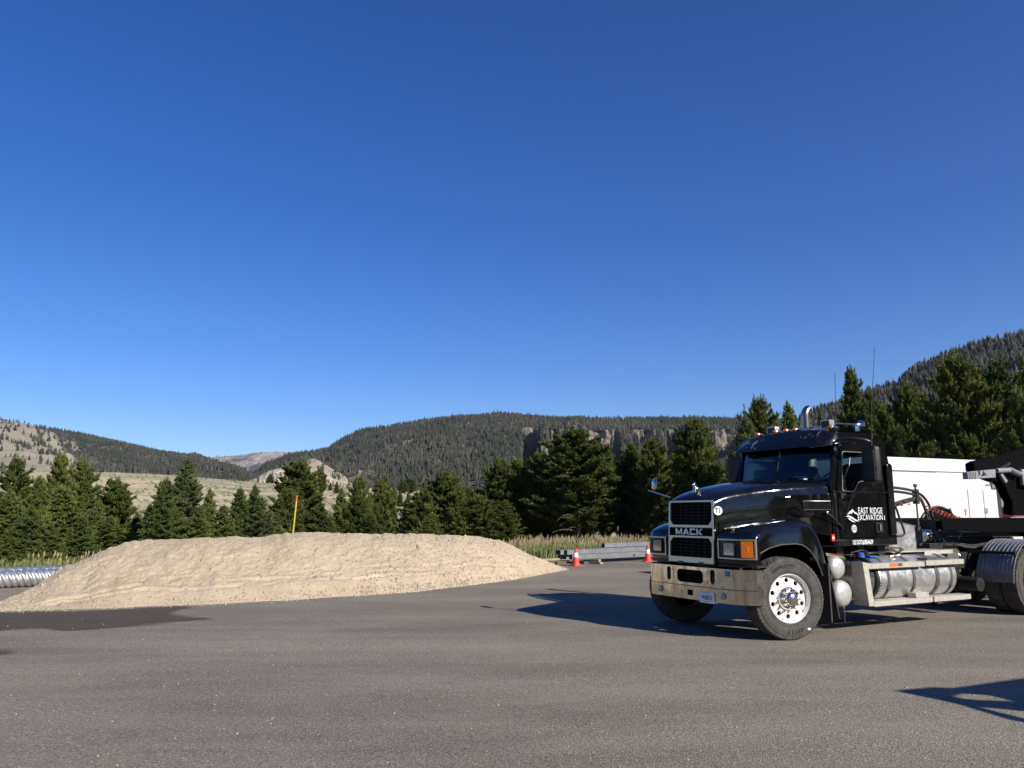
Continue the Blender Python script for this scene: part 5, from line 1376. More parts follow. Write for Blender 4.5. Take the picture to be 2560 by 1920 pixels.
for k in range(3):
    mb = MB(); mb.cyl((-6.42-.09*k, .42, 1.37), (-6.50-.09*k, .42, 1.37), .018, 10); part('hose_coupling', mb, 'trim')
# fifth wheel
mb = MB(); mb.prism([(-5.9, -.42), (-6.0, .42), (-6.5, .45), (-6.9, .2), (-6.9, -.2), (-6.5, -.45)], 'Z', 1.12, 1.20); mb.box((-6.1, -.35, .98), (-6.6, .35, 1.12)); part('fifth_wheel', mb, 'black_steel')
# rear fenders, ribbed half hoops
for cxw in (-5.72, -7.05):
  for s in (1, -1):
    rows = []; rr_ = .665; n = 64
    a_end = PI if cxw < -6 or True else 2.4
    for k in range(49):
        t = PI*1.0*k/48 if cxw > -6 else PI*(.30+.7*k/48)
        row = []
        for j in range(n+1):
            y = .60 + .60*j/n; rb = .012*max(0, math.sin(2*PI*j*9/n))**.5 if 2 < j < n-2 and not (k > 45 or (cxw > -6 and k < 4)) else 0
            if k > 24 and cxw > -6 and False: rb = 0
            row.append((cxw + (rr_+rb)*math.cos(t)*1.0, s*y, .53 + (rr_+rb)*math.sin(t)))
        rows.append(row)
    if cxw > -6: rows = rows[:34]
    mb = MB(); mb.grid(rows); fd = part('rear_fender', mb, 'ribbed', angle=60)
    mb = MB(); mb.tube([(r_[-1][0], r_[-1][1], r_[-1][2]) for r_ in rows], .009, 6); part('fender_edge', mb, 'trim', fd)
    if cxw > -6:
        x_ = cxw + .675*math.cos(R(42)); z_ = .53 + .675*math.sin(R(42))
        mb = MB(); mb.tube([(x_+.03, s*.42, z_+.01), (x_+.03, s*1.19, z_+.01)], .026, 12); mb.cyl((x_+.03, s*1.185, z_+.01), (x_+.03, s*1.205, z_+.01), .034, 14); fb = part('fender_bracket', mb, 'black_steel', fd)
        for j in range(8):
            m2 = MB(); m2.box((x_-.0, s*(.66+.07*j), z_-.03), (x_+.03, s*(.675+.07*j), z_+.01)); part('bracket_bolt', m2, 'trim', fd)
mb = MB(); mb.box((-4.5, .42, .85), (-4.8, .5, 1.0))
for k in range(7): mb.cyl((-4.5-.06*k, .43, .98), (-4.53-.06*k, .46, .93), .012, 6)
part('rail_hook', mb, 'trim')
mb = MB(); mb.box((-4.2, -.6, .5), (-4.9, .42, .74)); mb.box((-5.1, .42, .3), (-5.2, .5, .75)); part('crossmember', mb, 'black_steel')

# ------------------------------------------------------------------ lowboy trailer hitched behind the truck
def local_root(name, label, cat, group=None):
    r_ = empty(name, truck.location, HEAD); tag(r_, label, cat, group); return r_
tl = local_root('lowboy_trailer', 'black lowboy trailer neck coupled behind the black truck', 'trailer')
for s in (1, -1):
    mb = MB(); mb.prism([(-4.25, 1.36), (-4.25, 1.50), (-4.5, 1.545), (-11.5, 1.545), (-11.5, 1.33), (-6.9, 1.30), (-5.8, 1.30)], 'Y', s*.5, s*.62); part('neck_beam', mb, 'machine_black', tl, bevel=.01)
for x in (-4.3, -5.2, -7.2, -8.3, -9.4, -10.6): mb = MB(); mb.box((x, -.5, 1.36), (x-.16, .5, 1.52)); part('neck_crossbeam', mb, 'black_steel', tl)
mb = MB(); mb.box((-5.8, -.5, 1.22), (-6.9, .5, 1.30)); mb.cyl((-6.3, 0, 1.1), (-6.3, 0, 1.25), .08); part('coupler_plate', mb, 'black_steel', tl)
mb = MB(); mb.box((-6.6, .63, 1.18), (-11.4, .72, 1.33)); mb.box((-6.6, .63, 1.40), (-11.4, .66, 1.53)); part('side_rail', mb, 'machine_black', tl, bevel=.01)
mb = MB(); mb.box((-6.75, .722, 1.2), (-6.92, .726, 1.29)); part('rating_plate', mb, 'grey_box', tl)
mb = MB(); mb.box((-6.1, .60, 1.548), (-11.5, .66, 1.56)); part('deck_edge_strip', mb, 'grey_box', tl)
mb = MB(); mb.box((-7.0, .55, 1.56), (-7.1, .62, 1.62)); part('deck_bolt', mb, 'trim', tl)
mb = MB()
for x in (-8.9, -10.1):
    for s in (1, -1): mb.cyl((x, s*.6, .5), (x, s*1.15, .5), .5, 40)
part('wheel', mb, 'rubber', tl, angle=40)
mb = MB(); mb.cyl((-8.9, -1, .5), (-8.9, 1, .5), .07); mb.cyl((-10.1, -1, .5), (-10.1, 1, .5), .07); mb.box((-8.5, -.5, .6), (-10.6, .5, 1.33)); part('axle', mb, 'black_steel', tl)

# the dark machine riding on the trailer deck (near face on the truck's Y = .3 plane)
mc = local_root('loaded_machine', 'black machine body with a grey stencilled box, riding on the trailer at the right edge', 'construction machine')
def pl_(px, py, Y=.3):
    """pixel onto the machine's own upright side plane -> truck X, Z"""
    d = ray(px, py); Lx, Ly = math.cos(TH), -math.sin(TH)
    O = Vector((2.93 + Lx*Y, 11.464 + Ly*Y, 0)); n = Vector((Lx, Ly, 0))
    s_ = (O - Vector((0, 0, EYE))).dot(n)/d.dot(n); Q = Vector((0, 0, EYE)) + d*s_ - Vector((2.93, 11.464, 0))
    return (Q.x*-math.sin(TH) + Q.y*-math.cos(TH), Q.z)
body = [pl_(*p) for p in ((2436, 1158), (2446, 1152), (2480, 1146), (2520, 1136), (2560, 1122), (2585, 1116), (2600, 1180), (2600, 1288), (2545, 1288), (2531, 1285), (2533, 1255), (2523, 1240), (2514, 1218), (2504, 1205), (2491, 1204), (2470, 1196), (2438, 1178))]
mb = MB(); mb.prism(body, 'Y', .12, .3); part('machine_body', mb, 'machine_black', mc, bevel=.02)
body2 = [(x-2.3, z-.06 if z > 2 else z) for x, z in body]
mb = MB(); mb.prism(body2, 'Y', -.8, .13); part('machine_core', mb, 'machine_black', mc, bevel=.02)
bx = [pl_(*p, .42) for p in ((2419, 1180), (2421, 1198), (2490, 1194), (2489, 1173))]
mb = MB(); mb.prism(bx, 'Y', .32, .42); gb = part('grey_box', mb, 'grey_box', mc, bevel=.008)
x0, z0 = pl_(2458, 1183, .42)
mb = MB(); mb.prism([(x0+.08, z0-.06), (x0+.02, z0+.0), (x0-.0, z0+.05), (x0-.05, z0+.0), (x0-.12, z0-.04), (x0-.04, z0-.035)], 'Y', .421, .423); part('box_emblem', mb, 'black_decal', gb, smooth=False)
x1, z1 = pl_(2449, 1185, .42)
mb = MB(); mb.prism([(x1+.05, z1-.03), (x1-.01, z1-.02), (x1+.02, z1+.01), (x1+.06, z1+.04), (x1-.02, z1+.06), (x1+.0, z1+.02)], 'Y', .421, .423); part('box_emblem', mb, 'black_decal', gb, smooth=False)
mb = MB()
for k in range(5):
    xa, za = pl_(2422+4*k, 1189, .42); mb.box((xa, .421, za-.07), (xa-.012, .424, za+.06))
part('box_vent', mb, 'dark_plastic', gb)
a_ = pl_(2491, 1177, .4); b_ = pl_(2524, 1175, .4); c_ = pl_(2552, 1187, .4)
mb = MB(); mb.tube([(a_[0], .4, a_[1]), (b_[0], .4, b_[1])], .045, 14); part('hydraulic_cylinder', mb, 'grey_box', mc)
P_ = [Vector((b_[0]+(c_[0]-b_[0])*k/20, .4, b_[1]+(c_[1]-b_[1])*k/20)) for k in range(21)]
mb = MB(); coil_pts = [P_[0].lerp(P_[-1], k/120) + Vector((0, math.cos(k*.5)*.045, math.sin(k*.5)*.045)) for k in range(121)]; mb.tube(coil_pts, .012, 6); part('spring', mb, 'grey_box', mc)
a_ = pl_(2500, 1184, .36); b_ = pl_(2514, 1205, .36); mb = MB(); mb.tube([(a_[0], .36, a_[1]), (b_[0], .36, b_[1])], .04, 4); part('link_bar', mb, 'grey_box', mc)
a_ = pl_(2500, 1172, .36); b_ = pl_(2524, 1157, .36); mb = MB(); mb.tube([(a_[0], .36, a_[1]), (b_[0], .36, b_[1])], .03, 4); part('link_bar', mb, 'dark_plastic', mc)
a_ = pl_(2556, 1203, .4); mb = MB(); mb.box((a_[0], .35, a_[1]-.08), (a_[0]-.25, .42, a_[1]+.22)); part('side_lamp', mb, 'grey_box', mc, bevel=.02)
a_ = pl_(2461, 1151, .0); b_ = pl_(2457, 1088, .0); mb = MB(); mb.tube([(a_[0], .0, a_[1]), (b_[0], 0, b_[1])], .005, 5); part('antenna', mb, 'black_steel', mc)

# ------------------------------------------------------------------ white service truck parked behind
D_ = 17.6; pA = at(2227, 1142, D_); pB = at(2437, 1150, D_ + 1.02)
hd = math.atan2(pB.y-pA.y, pB.x-pA.x)      # its nose points this way
sv = empty('service_truck', (pA.x, pA.y, 0), hd); tag(sv, 'white service truck with box body and side doors parked behind the black truck', 'truck')
hh = pA.z
def svl(px, py, off=0.0):
    """pixel onto the service truck's near face -> along, up"""
    d = ray(px, py); n = Vector((math.sin(hd), -math.cos(hd), 0)); O = Vector((pA.x, pA.y, 0)) + n*off
    s_ = (O - Vector((0, 0, EYE))).dot(n)/d.dot(n); Q = Vector((0, 0, EYE)) + d*s_ - O
    return (Q.x*math.cos(hd)+Q.y*math.sin(hd), Q.z)
xr = svl(2472, 1200)[0]; xt = svl(2438, 1150)[0]; xb = svl(2498, 1290)[0]
arch_c = svl(2344, 1300); ar = abs(svl(2393, 1300)[0]-arch_c[0])
arch = [(arch_c[0]+ar*math.cos(t), arch_c[1]-.35+(ar*.98)*math.sin(t)) for t in np.linspace(PI-.35, .35, 13)]
mb = MB(); X0 = -.55
bodyp = [(X0, .8), (arch[0][0], .8)] + arch + [(arch[-1][0], .8), (xb+.1, .8), (xb, svl(2498, 1290)[1]), (xr, svl(2472, 1200)[1]), (xt+.28, hh-.16), (xt, hh), (X0, hh)]
mb.prism(bodyp, 'Y', 0, 2.2); part('box_body', mb, 'white_paint', sv, bevel=.015)
zt_ = svl(2400, 1158)[1]
mb = MB(); mb.box((X0, -.012, hh-.06), (xt, 0, hh-.02)); mb.prism([(X0, hh-.30), (X0, hh-.06), (xt+.15, hh-.06), (xt+.28, hh-.30)], 'Y', -.03, 0); part('roof_ledge', mb, 'white_paint', sv, bevel=.01)
mb = MB(); mb.box((X0, -.004, svl(2300, 1180)[1]-.004), (svl(2340, 1180)[0], 0, svl(2300, 1180)[1]+.004)); part('body_seam', mb, 'grey_box', sv)
mb = MB(); a_ = [(arch_c[0]+(ar+.02)*math.cos(t), -.03, arch_c[1]-.35+(ar+.02)*math.sin(t)) for t in np.linspace(PI-.3, .3, 20)]; mb.tube(a_, .03, 8); part('wheel_arch_flare', mb, 'dark_plastic', sv)
d0 = svl(2416, 1221); d1 = svl(2455, 1222); d2 = svl(2490, 1223); zb_ = .85
for xa, xb_ in ((d0[0]+.02, d1[0]-.012), (d1[0]+.012, d2[0]-.02)):
    mb = MB(); mb.box((xa, -.018, zb_), (xb_, -.002, d0[1]-.02)); dr = part('side_door', mb, 'white_paint', sv, bevel=.006)
hx, hz = svl(2463, 1277); mb = MB(); mb.ring(rrect(hx, hz, .1, .13, .03), rrect(hx, hz, .07, .1, .025), 'Y', -.03, -.019, (hx, hz)); mb.box((hx-.03, -.028, hz-.045), (hx+.03, -.02, hz+.03)); part('door_latch', mb, 'grey_box', dr)
hx, hz = svl(2413, 1276); mb = MB(); mb.prism(rrect(hx, hz, .06, .07, .02), 'Y', -.01, -.001); mb.box((hx-.01, -.01, hz-.12), (hx+.02, -.001, hz-.03)); part('red_tag', mb, 'orange_decal', sv)
hx, hz = svl(2484, 1216); mb = MB(); mb.box((hx-.05, -.004, hz-.05), (hx+.04, -.001, hz+.05)); mb.box((hx-.28, -.003, hz+.0), (hx-.14, -.001, hz+.05)); part('body_sticker', mb, 'galv', sv)
hx, hz = svl(2437, 1156); mb = MB(); mb.tube([(hx-.02, .06, hh-.02), (hx+.1, .02, hh-.06), (hx+.2, .0, hh-.1)], .025, 6); part('crane_hook', mb, 'timber_dark', sv)
# headboard, cab of the service truck
ca = svl(2498, 1240, -.25)[0]; cb_ = svl(2534, 1240, -.25)[0]
mb = MB(); mb.box((ca+.05, .25, .9), (ca+.12, 2.0, svl(2510, 1205, -.25)[1])); part('headboard', mb, 'galv', sv)
mb = MB()
for k in range(14): mb.box((ca+.13, .3+.12*k, 1.6), (ca+.14, .31+.12*k, 2.35))
for k in range(9): mb.box((ca+.13, .28, 1.65+.08*k), (ca+.14, 1.95, 1.655+.08*k))
part('guard_mesh', mb, 'grey_steel', sv)
zc1 = svl(2532, 1243, -.25)[1]
mb = MB(); mb.prism([(ca+.3, .8), (ca+.3, 2.45), (ca+.5, 2.6), (ca+1.4, 2.62), (ca+1.9, 1.95), (ca+2.9, 1.8), (ca+3.0, .8)], 'Y', .25, 2.05); cbn = part('cab', mb, 'white_paint', sv, bevel=.05)
mb = MB(); mb.prism([(ca+.55, 1.95), (ca+.6, 2.45), (ca+1.3, 2.45), (ca+1.65, 1.95)], 'Y', .235, .25); part('side_window', mb, 'dark_plastic', cbn)
mb = MB(); mb.box((ca+.05, -.02, 1.55), (ca+.55, .25, 1.78)); mb.ball((ca+.4, .1, 1.72), .12, 12); part('vice', mb, 'maroon', sv)
mb = MB(); mb.box((X0, .3, .55), (ca+2.6, 1.9, .85)); part('chassis', mb, 'black_steel', sv)
for x in (arch_c[0], ca+2.1):
    for y in (.18, 1.9):
        mb = MB(); mb.cyl((x, y-.13, .45), (x, y+.13, .45), .45, 40); w_ = part('wheel', mb, 'rubber', sv, angle=40, bevel=.03)
        mb = MB(); mb.cyl((x, y-.14, .45), (x, y+.14, .45), .24, 30); part('rim', mb, 'grey_steel', w_)

# ------------------------------------------------------------------ stacked steel beams on timbers, right of the pile
bdir = Vector((3.4, 3.0, 0)).normalized(); bn = Vector((bdir.y, -bdir.x, 0)) # towards the camera side
g0 = ground_at(1420, 1399, .16)
def c_beam(L, h=.15, d=.13, t=.012):
    mb = MB(); mb.box((0, -d/2, 0), (L, d/2, t)); mb.box((0, -d/2, h-t), (L, d/2, h)); mb.box((0, -d/2, t), (L, -d/2+t, h-t)); mb.box((0, d/2-t, t), (L, d/2, h-t))
    return mb
bm_proto = c_beam(7.5).build('steel_beam', M['galv'], smooth=False, bevel=.008)
ang = math.atan2(bdir.y, bdir.x)
places = [(.14, 0, .0, 'lower front beam of the steel stack behind the right cone'), (-.10, 0, .158, 'upper front beam of the steel stack, dark open end beside the cone'), (-.0, 1, .0, 'second beam back in the lower layer of the steel stack'), (-.26, 1, .158, 'second beam back in the upper layer of the steel stack'),
          (-.12, 2, .0, 'third beam back in the lower layer of the steel stack'), (-.2, 2, .158, 'third beam back in the upper layer of the steel stack'), (.05, 3, .0, 'rear beam in the lower layer of the steel stack'), (2.6, 3, .158, 'short set back rear beam in the upper layer'), (2.1, 2.4, .316, 'single beam lying on top of the steel stack')]
for i, (dx, row, dz, lab) in enumerate(places):
    b_ = bm_proto if i == 0 else bm_proto.copy()
    if i: C.objects.link(b_)
    p = g0 + bdir*dx - bn*(.145*row) + Vector((0, 0, dz))
    b_.location = p; b_.rotation_euler = (0, 0, ang); tag(b_, lab, 'steel beam', 'steel beams stacked on timbers')
    mm_ = None
def timber(p, L, w_, h, az, lab, m='timber', name='timber_block'):
    mb = MB(); mb.box((-L/2, -w_/2, 0), (L/2, w_/2, h)); o = mb.build(name, M[m], smooth=False, bevel=.006, loc=p); o.rotation_euler = (0, 0, az); tag(o, lab, 'timber block'); return o
pn = ang + PI/2
q = ground_at(1492, 1411, 0); timber(Vector((q.x, q.y+.25, 0)), .5, .16, .07, pn, 'lower grey timber block under the beams near the cone'); timber(Vector((q.x, q.y+.25, .07)), .35, .1, .085, pn, 'upper timber block carrying the beams near the cone')
timber(Vector((q.x-.25, q.y+.45, .0)), .5, .12, .07, ang, 'dark timber lying flat beside the supporting blocks', 'timber_dark')
q = g0 + bdir*5.6; timber(Vector((q.x, q.y+.3, 0)), .8, .16, .15, pn, 'timber block under the far end of the beams behind the truck bumper')
q = g0 - bdir*.45 - bn*.35; timber(Vector((q.x, q.y, .13)), .75, .14, .07, ang-.1, 'pale plank end sticking out left of the beams', 'timber', 'plank'); timber(Vector((q.x+.1, q.y+.2, 0)), 1.0, .5, .12, ang, 'dark timbers under the pale plank left of the beams', 'timber_dark')
q = g0 + bdir*3.1 - bn*.55; timber(Vector((q.x, q.y, .32)), 2.1, .12, .04, ang, 'long tan plank lying on top of the beams', 'timber', 'plank')

# ------------------------------------------------------------------ cones
def cone():
    r_ = empty('traffic_cone')
    mb = MB(); mb.prism(rrect(0, 0, .36, .36, .06), 'Z', 0, .03); part('base', mb, 'cone', r_, bevel=.01)
    mb = MB(); mb.lathe([(.128, .03), (.122, .05), (.105, .14), (.083, .27), (.081, .275), (.062, .385), (.06, .39), (.038, .53), (.034, .56), (.028, .565), (.026, .55)], 36, axis='Z'); part('cone_body', mb, 'cone', r_)
    mb = MB(); mb.lathe([(.0835, .272), (.084, .275), (.0655, .41), (.063, .413)], 36, axis='Z'); part('reflective_band', mb, 'cone_band', r_)
    return r_
cn = cone(); p = ground_at(1440, 1415); cn.location = (p.x, p.y, 0); cn.rotation_euler = (0, 0, .5); tag(cn, 'orange traffic cone with white band standing at the right foot of the pile', 'traffic cone', 'traffic cones')
c2 = copy_tree(cn); p = ground_at(1620, 1404); c2.location = (p.x, p.y, 0); c2.rotation_euler = (R(1), 0, .2); tag(c2, 'orange traffic cone half hidden behind the truck headlamp', 'traffic cone')

# ------------------------------------------------------------------ yellow stake, corrugated pipe
p = at(733, 1332, 20.6); tp = at(743, 1239, 20.6); d_ = (tp-p)
sk = MB(); h1 = p + d_*.86
def slat(mb, a, b, w_=.015, t=.008):
    n = (b-a).normalized(); sx = Vector((1, 0, 0)) - n*n.x
    sx.normalize(); sy = n.cross(sx)
    vs = [q + sx*i*w_ + sy*j*t for q in (a, b) for i, j in ((-1, -1), (1, -1), (1, 1), (-1, 1))]
    mb.add(vs, [(0,1,2,3),(4,7,6,5),(0,4,5,1),(1,5,6,2),(2,6,7,3),(3,7,4,0)])
root = empty('marker_stake', (p.x - d_.x*1.5, p.y, 0)); tag(root, 'slender yellow stake with an orange tip leaning behind the crest of the pile', 'marker stake')
off = Vector(root.location)
slat(sk, p - d_*1.55 - off, h1 - off); part('stake', sk, 'yellow', root)
mb = MB(); slat(mb, h1 - off, tp - off, .0155, .0085); part('orange_tip', mb, 'orange_paint', root)
mb = MB(); slat(mb, p + d_*.64 - off, p + d_*.67 - off, .0158, .009); part('orange_band', mb, 'orange_paint', root)

pa = ground_at(0, 1465); pb = ground_at(150, 1458)
d_ = (pb-pa).normalized(); cp = MB(); L = 8.0; rr_ = .19; n_ = 64; m_ = 720
rows = []
for k in range(m_):
    x = L*k/(m_-1)
    rows.append([(x, (rr_+.013*math.sin(2*PI*(x/.17) - t*4))*math.cos(t), rr_ + (rr_+.013*math.sin(2*PI*(x/.17) - t*4))*math.sin(t)) for t in np.linspace(0, 2*PI, n_, endpoint=False)])
cp.grid(rows, close_v=True)
o = cp.build('corrugated_pipe', M['pipe'], angle=180, loc=(pa - d_*6.0)*1.0)
o.location = Vector((pa.x, pa.y, 0)) - d_*6.0 + Vector((0, .25, .02)); o.rotation_euler = (0, 0, math.atan2(d_.y, d_.x)); tag(o, 'shiny corrugated steel culvert pipe lying behind the left end of the pile', 'pipe')
o2 = o.copy(); C.objects.link(o2); o2.location = o.location + Vector((2.2, .6, 0)); o2.scale = (.75, .93, .93); tag(o2, 'dark second culvert pipe end lying behind the first one', 'pipe'); o2.data = o.data

# ------------------------------------------------------------------ made-up loader outside the frame, plates cut to throw the lower right shadow
def shadow_src(px, py, h):
    p = ground_at(px, py); return Vector((p.x + to_sun.x/to_sun.z*h, p.y + to_sun.y/to_sun.z*h, h))
ld = empty('added_loader', (0, 0, 0)); tag(ld, 'made-up yellow loader with flat plates for a bucket, added unseen beyond the right edge to cast a shadow', 'wheel loader')
hb = 2.3
tri = [shadow_src(2262, 1731, hb), shadow_src(2360, 1722, hb), shadow_src(2410, 1724, hb+.0), shadow_src(2560, 1703, hb), shadow_src(2900, 1660, hb), shadow_src(2950, 1800, hb), shadow_src(2560, 1778, hb), shadow_src(2420, 1762, hb), shadow_src(2360, 1752, hb)]
def thick(pts, d=.06): 
    mb = MB(); n = len(pts); mb.v = [tuple(p) for p in pts] + [tuple(p + Vector((0, 0, d))) for p in pts]
    mb.f = [tuple(range(n)), tuple(range(n, 2*n))[::-1]] + [(i, (i+1) % n, n+(i+1) % n, n+i) for i in range(n)]; return mb
def ss(l): return [shadow_src(x, y, hb) for x, y in l]
for l in (((2262, 1731), (2360, 1722), (2412, 1724), (2410, 1734), (2385, 1741), (2372, 1753)), ((2412, 1724), (2560, 1703), (2900, 1660), (2900, 1730), (2560, 1758), (2545, 1752), (2500, 1742), (2470, 1738), (2410, 1734)),
          ((2372, 1753), (2385, 1741), (2420, 1750), (2480, 1755), (2545, 1757), (2560, 1759), (2900, 1735), (2950, 1800), (2560, 1778), (2430, 1766)), ((2430, 1766), (2450, 1768), (2560, 1796), (2700, 1822), (2700, 1832), (2560, 1805))):
    part('shadow_plate', thick(ss(l)), 'yellow', ld, smooth=False)  # flat sheets shaped to the shadow outline, standing in for a bucket
e_ = shadow_src(2950, 1740, hb)
for k in (0, 1):
    mb = MB(); mb.tube([e_ + Vector((0, .6*k, 0)), e_ + Vector((1.2, .1+.6*k, -.2)), e_ + Vector((2.2, .2+.6*k, -.9))], .12, 4); part('lift_arm', mb, 'yellow', ld)
bx_ = e_ + Vector((2.0, 0, 0))
mb = MB(); mb.box((bx_.x, bx_.y-.7, .8), (bx_.x+3.4, bx_.y+1.3, 1.7)); part('body', mb, 'yellow', ld, bevel=.08)
mb = MB(); mb.box((bx_.x+.8, bx_.y-.5, 1.7), (bx_.x+2.0, bx_.y+1.1, 3.0)); part('cab', mb, 'dark_plastic', ld, bevel=.05)
for dx in (.5, 2.8):
    for dy in (-.9, 1.4):
        mb = MB(); mb.cyl((bx_.x+dx, bx_.y+dy-.2, .65), (bx_.x+dx, bx_.y+dy+.2, .65), .65, 36); part('wheel', mb, 'rubber', ld, bevel=.06)

# ------------------------------------------------------------------ trees: trunk with limbs, crown of needle sprays
def make_tree(seed, kind, nb=150, H=8.0):
    """returns (crown mesh, trunk mesh); crown radius is 1 m before scaling, height H"""
    g = np.random.default_rng(seed)
    prof = {'fir': [(0, .9), (.08, 1.0), (.2, .98), (.4, .8), (.6, .6), (.8, .4), (.92, .22), (1, .04)],
            'pine': [(0, .12), (.06, .4), (.14, .75), (.24, .96), (.35, 1.0), (.55, .88), (.72, .68), (.86, .5), (.94, .33), (1, .1)],
            'open': [(0, .0), (.2, .15), (.3, .7), (.45, 1.0), (.62, .82), (.8, .5), (.92, .25), (1, .05)],
            'slim': [(0, .7), (.1, 1.0), (.3, .92), (.5, .7), (.7, .45), (.88, .2), (1, .02)]}[kind]
    A, B, D, Wb = [], [], [], []      # blade base, tip, side
    limbs = []
    lob = g.uniform(0, 6.28, 6)
    for i in range(nb):
        h = 1-(1-(i+.5)/nb)**(.80) if kind != 'open' else .22+.78*(1-(1-(i+.5)/nb)**.8)
        h = float(np.clip(h + g.normal(0, .012), .01, .985))
        az = i*2.39996 + g.normal(0, .35)
        Rm = float(np.interp(h, [p[0] for p in prof], [p[1] for p in prof]))
        lump = 1 + .15*math.sin(2*az+lob[0]+h*3) + .15*math.sin(3*az+lob[1]-h*5) + .10*math.sin(5*az+lob[2]+h*7)
        L = Rm*lump*(g.uniform(.62, 1.1) if g.random() < .86 else g.uniform(1.1, 1.32))
        if kind == 'pine' and g.random() < .08: L *= .6
        up = {'fir': .05+.7*h, 'pine': .35+.6*h, 'open': .1+.7*h, 'slim': .2+.8*h}[kind]
        d = np.array([math.cos(az), math.sin(az), 0.])
        # work in true metres: the crown is scaled by its radius later, so use a nominal radius of 1.7
        RR = 1.7
        def pos(s): return d*(L*RR*s) + np.array([0, 0, h*H + L*RR*(up*s*.6 - .25*s + .35*s*s)])
        limbs.append((pos(0), pos(.5), pos(.95), .012+.02*(1-h)))
        ns = max(4, int(4 + 6*L*RR/1.2)); side = np.cross(d, [0, 0, 1])
        # upright shoot at the end of the branch
        sp = g.uniform(.22, .5)*(1.3 if kind in ('pine', 'open') else .9); tip = pos(g.uniform(.82, 1.0))
        for bl in range(26):
            q = g.random(); b = tip + np.array([0, 0, q*sp]) + g.normal(0, .05*(1-q)+.012, 3); v = np.array([0, 0, .9]) + g.normal(0, .55*(1-q)+.1, 3) + d*.3; v /= np.linalg.norm(v)
            w_ = np.cross(v, g.normal(0, 1, 3)); w_ /= np.linalg.norm(w_)+1e-6
            A.append(b); B.append(b+v*g.uniform(.10, .18)); D.append(w_*g.uniform(.022, .045))
        for j in range(ns):
            s = .22 + .78*(j+g.uniform(0, 1))/ns
            p = pos(s)
            for q in range(3):
                sg = (-1, 1, 0)[q]
                tl = (.32*(1-s*.5)*L*RR + .08)*g.uniform(.6, 1.1)*(1 if sg else .6)
                td = d*.75 + side*sg*.8 + np.array([0, 0, (.3 if kind in ('fir', 'slim') else .75) + .45*g.random()]) + g.normal(0, .12, 3); td /= np.linalg.norm(td)
                nt_ = 3 if tl > .2 else 2
                for t_ in range(nt_):
                    b = p + td*tl*(t_+.6)/nt_ + g.normal(0, .025, 3)
                    for bl in range(4):
                        v = td*.6 + np.array([0, 0, .6]) + g.normal(0, .5, 3); v /= np.linalg.norm(v)
                        ln = g.uniform(.10, .20)*(1.35 if kind in ('pine', 'open') else 1)
                        w_ = np.cross(v, g.normal(0, 1, 3)); w_ /= np.linalg.norm(w_)+1e-6
                        A.append(b); B.append(b+v*ln); D.append(w_*g.uniform(.024, .048)*(1.4 if kind in ('pine', 'open') else 1))
    for k in range(60):      # leader tuft
        b = np.array([0, 0, H*(.93+.08*g.random())]) + g.normal(0, .03, 3); v = np.array([0, 0, 1.]) + g.normal(0, .5, 3); v /= np.linalg.norm(v)
        w_ = np.cross(v, g.normal(0, 1, 3)); w_ /= np.linalg.norm(w_); A.append(b); B.append(b+v*.16); D.append(w_*.02)
    A = np.array(A); B = np.array(B); D = np.array(D)
    V = np.stack([A-D, A+D, B], 1).reshape(-1, 3)
    F = np.arange(len(V)).reshape(-1, 3)
    me = bpy.data.meshes.new('crown'); me.vertices.add(len(V)); me.vertices.foreach_set('co', V.astype(np.float32).ravel())
    me.loops.add(F.size); me.loops.foreach_set('vertex_index', F.astype(np.int32).ravel()); me.polygons.add(len(F))
    me.polygons.foreach_set('loop_start', np.arange(0, F.size, 3, dtype=np.int32)); me.polygons.foreach_set('loop_total', np.full(len(F), 3, dtype=np.int32)); me.update(calc_edges=True)
    mb = MB()
    zs = np.linspace(-1.2, H*.98, 12)
    mb.tube([(.05*math.sin(z*1.1+seed), .05*math.cos(z*.8+seed), z) for z in zs], [max(.012, .12*(1-max(z, 0)/H)**.9+.01) for z in zs], 8)
    for a, b, c, r_ in limbs: 
        if g.random() < .75: mb.tube([tuple(a), tuple(b), tuple(c)], [r_, r_*.6, r_*.2], 4, caps=False)
    if kind in ('open', 'pine'):
        for k in range(10):
            az = g.uniform(0, 6.28); h = g.uniform(.03, .3)*H; l = g.uniform(.5, 1.3); mb.tube([(0, 0, h), (l*.5*math.cos(az), l*.5*math.sin(az), h-.05), (l*math.cos(az), l*math.sin(az), h+g.uniform(-.1, .3))], [.018, .012, .004], 4, caps=False)
    tm = bpy.data.meshes.new('trunk'); tm.from_pydata(mb.v, [], mb.f); tm.update()
    tm.polygons.foreach_set('use_smooth', [True]*len(tm.polygons))
    return me, tm
PROTO = {}
for key, kind, sd, nb in (('fir0', 'fir', 1, 260), ('fir1', 'fir', 2, 280), ('fir2', 'slim', 3, 240), ('pine0', 'pine', 4, 300), ('pine1', 'pine', 5, 340), ('pine2', 'pine', 6, 280), ('open0', 'open', 7, 130), ('open1', 'open', 8, 120)):
    PROTO[key] = make_tree(sd, kind, nb)
MESHES = {}
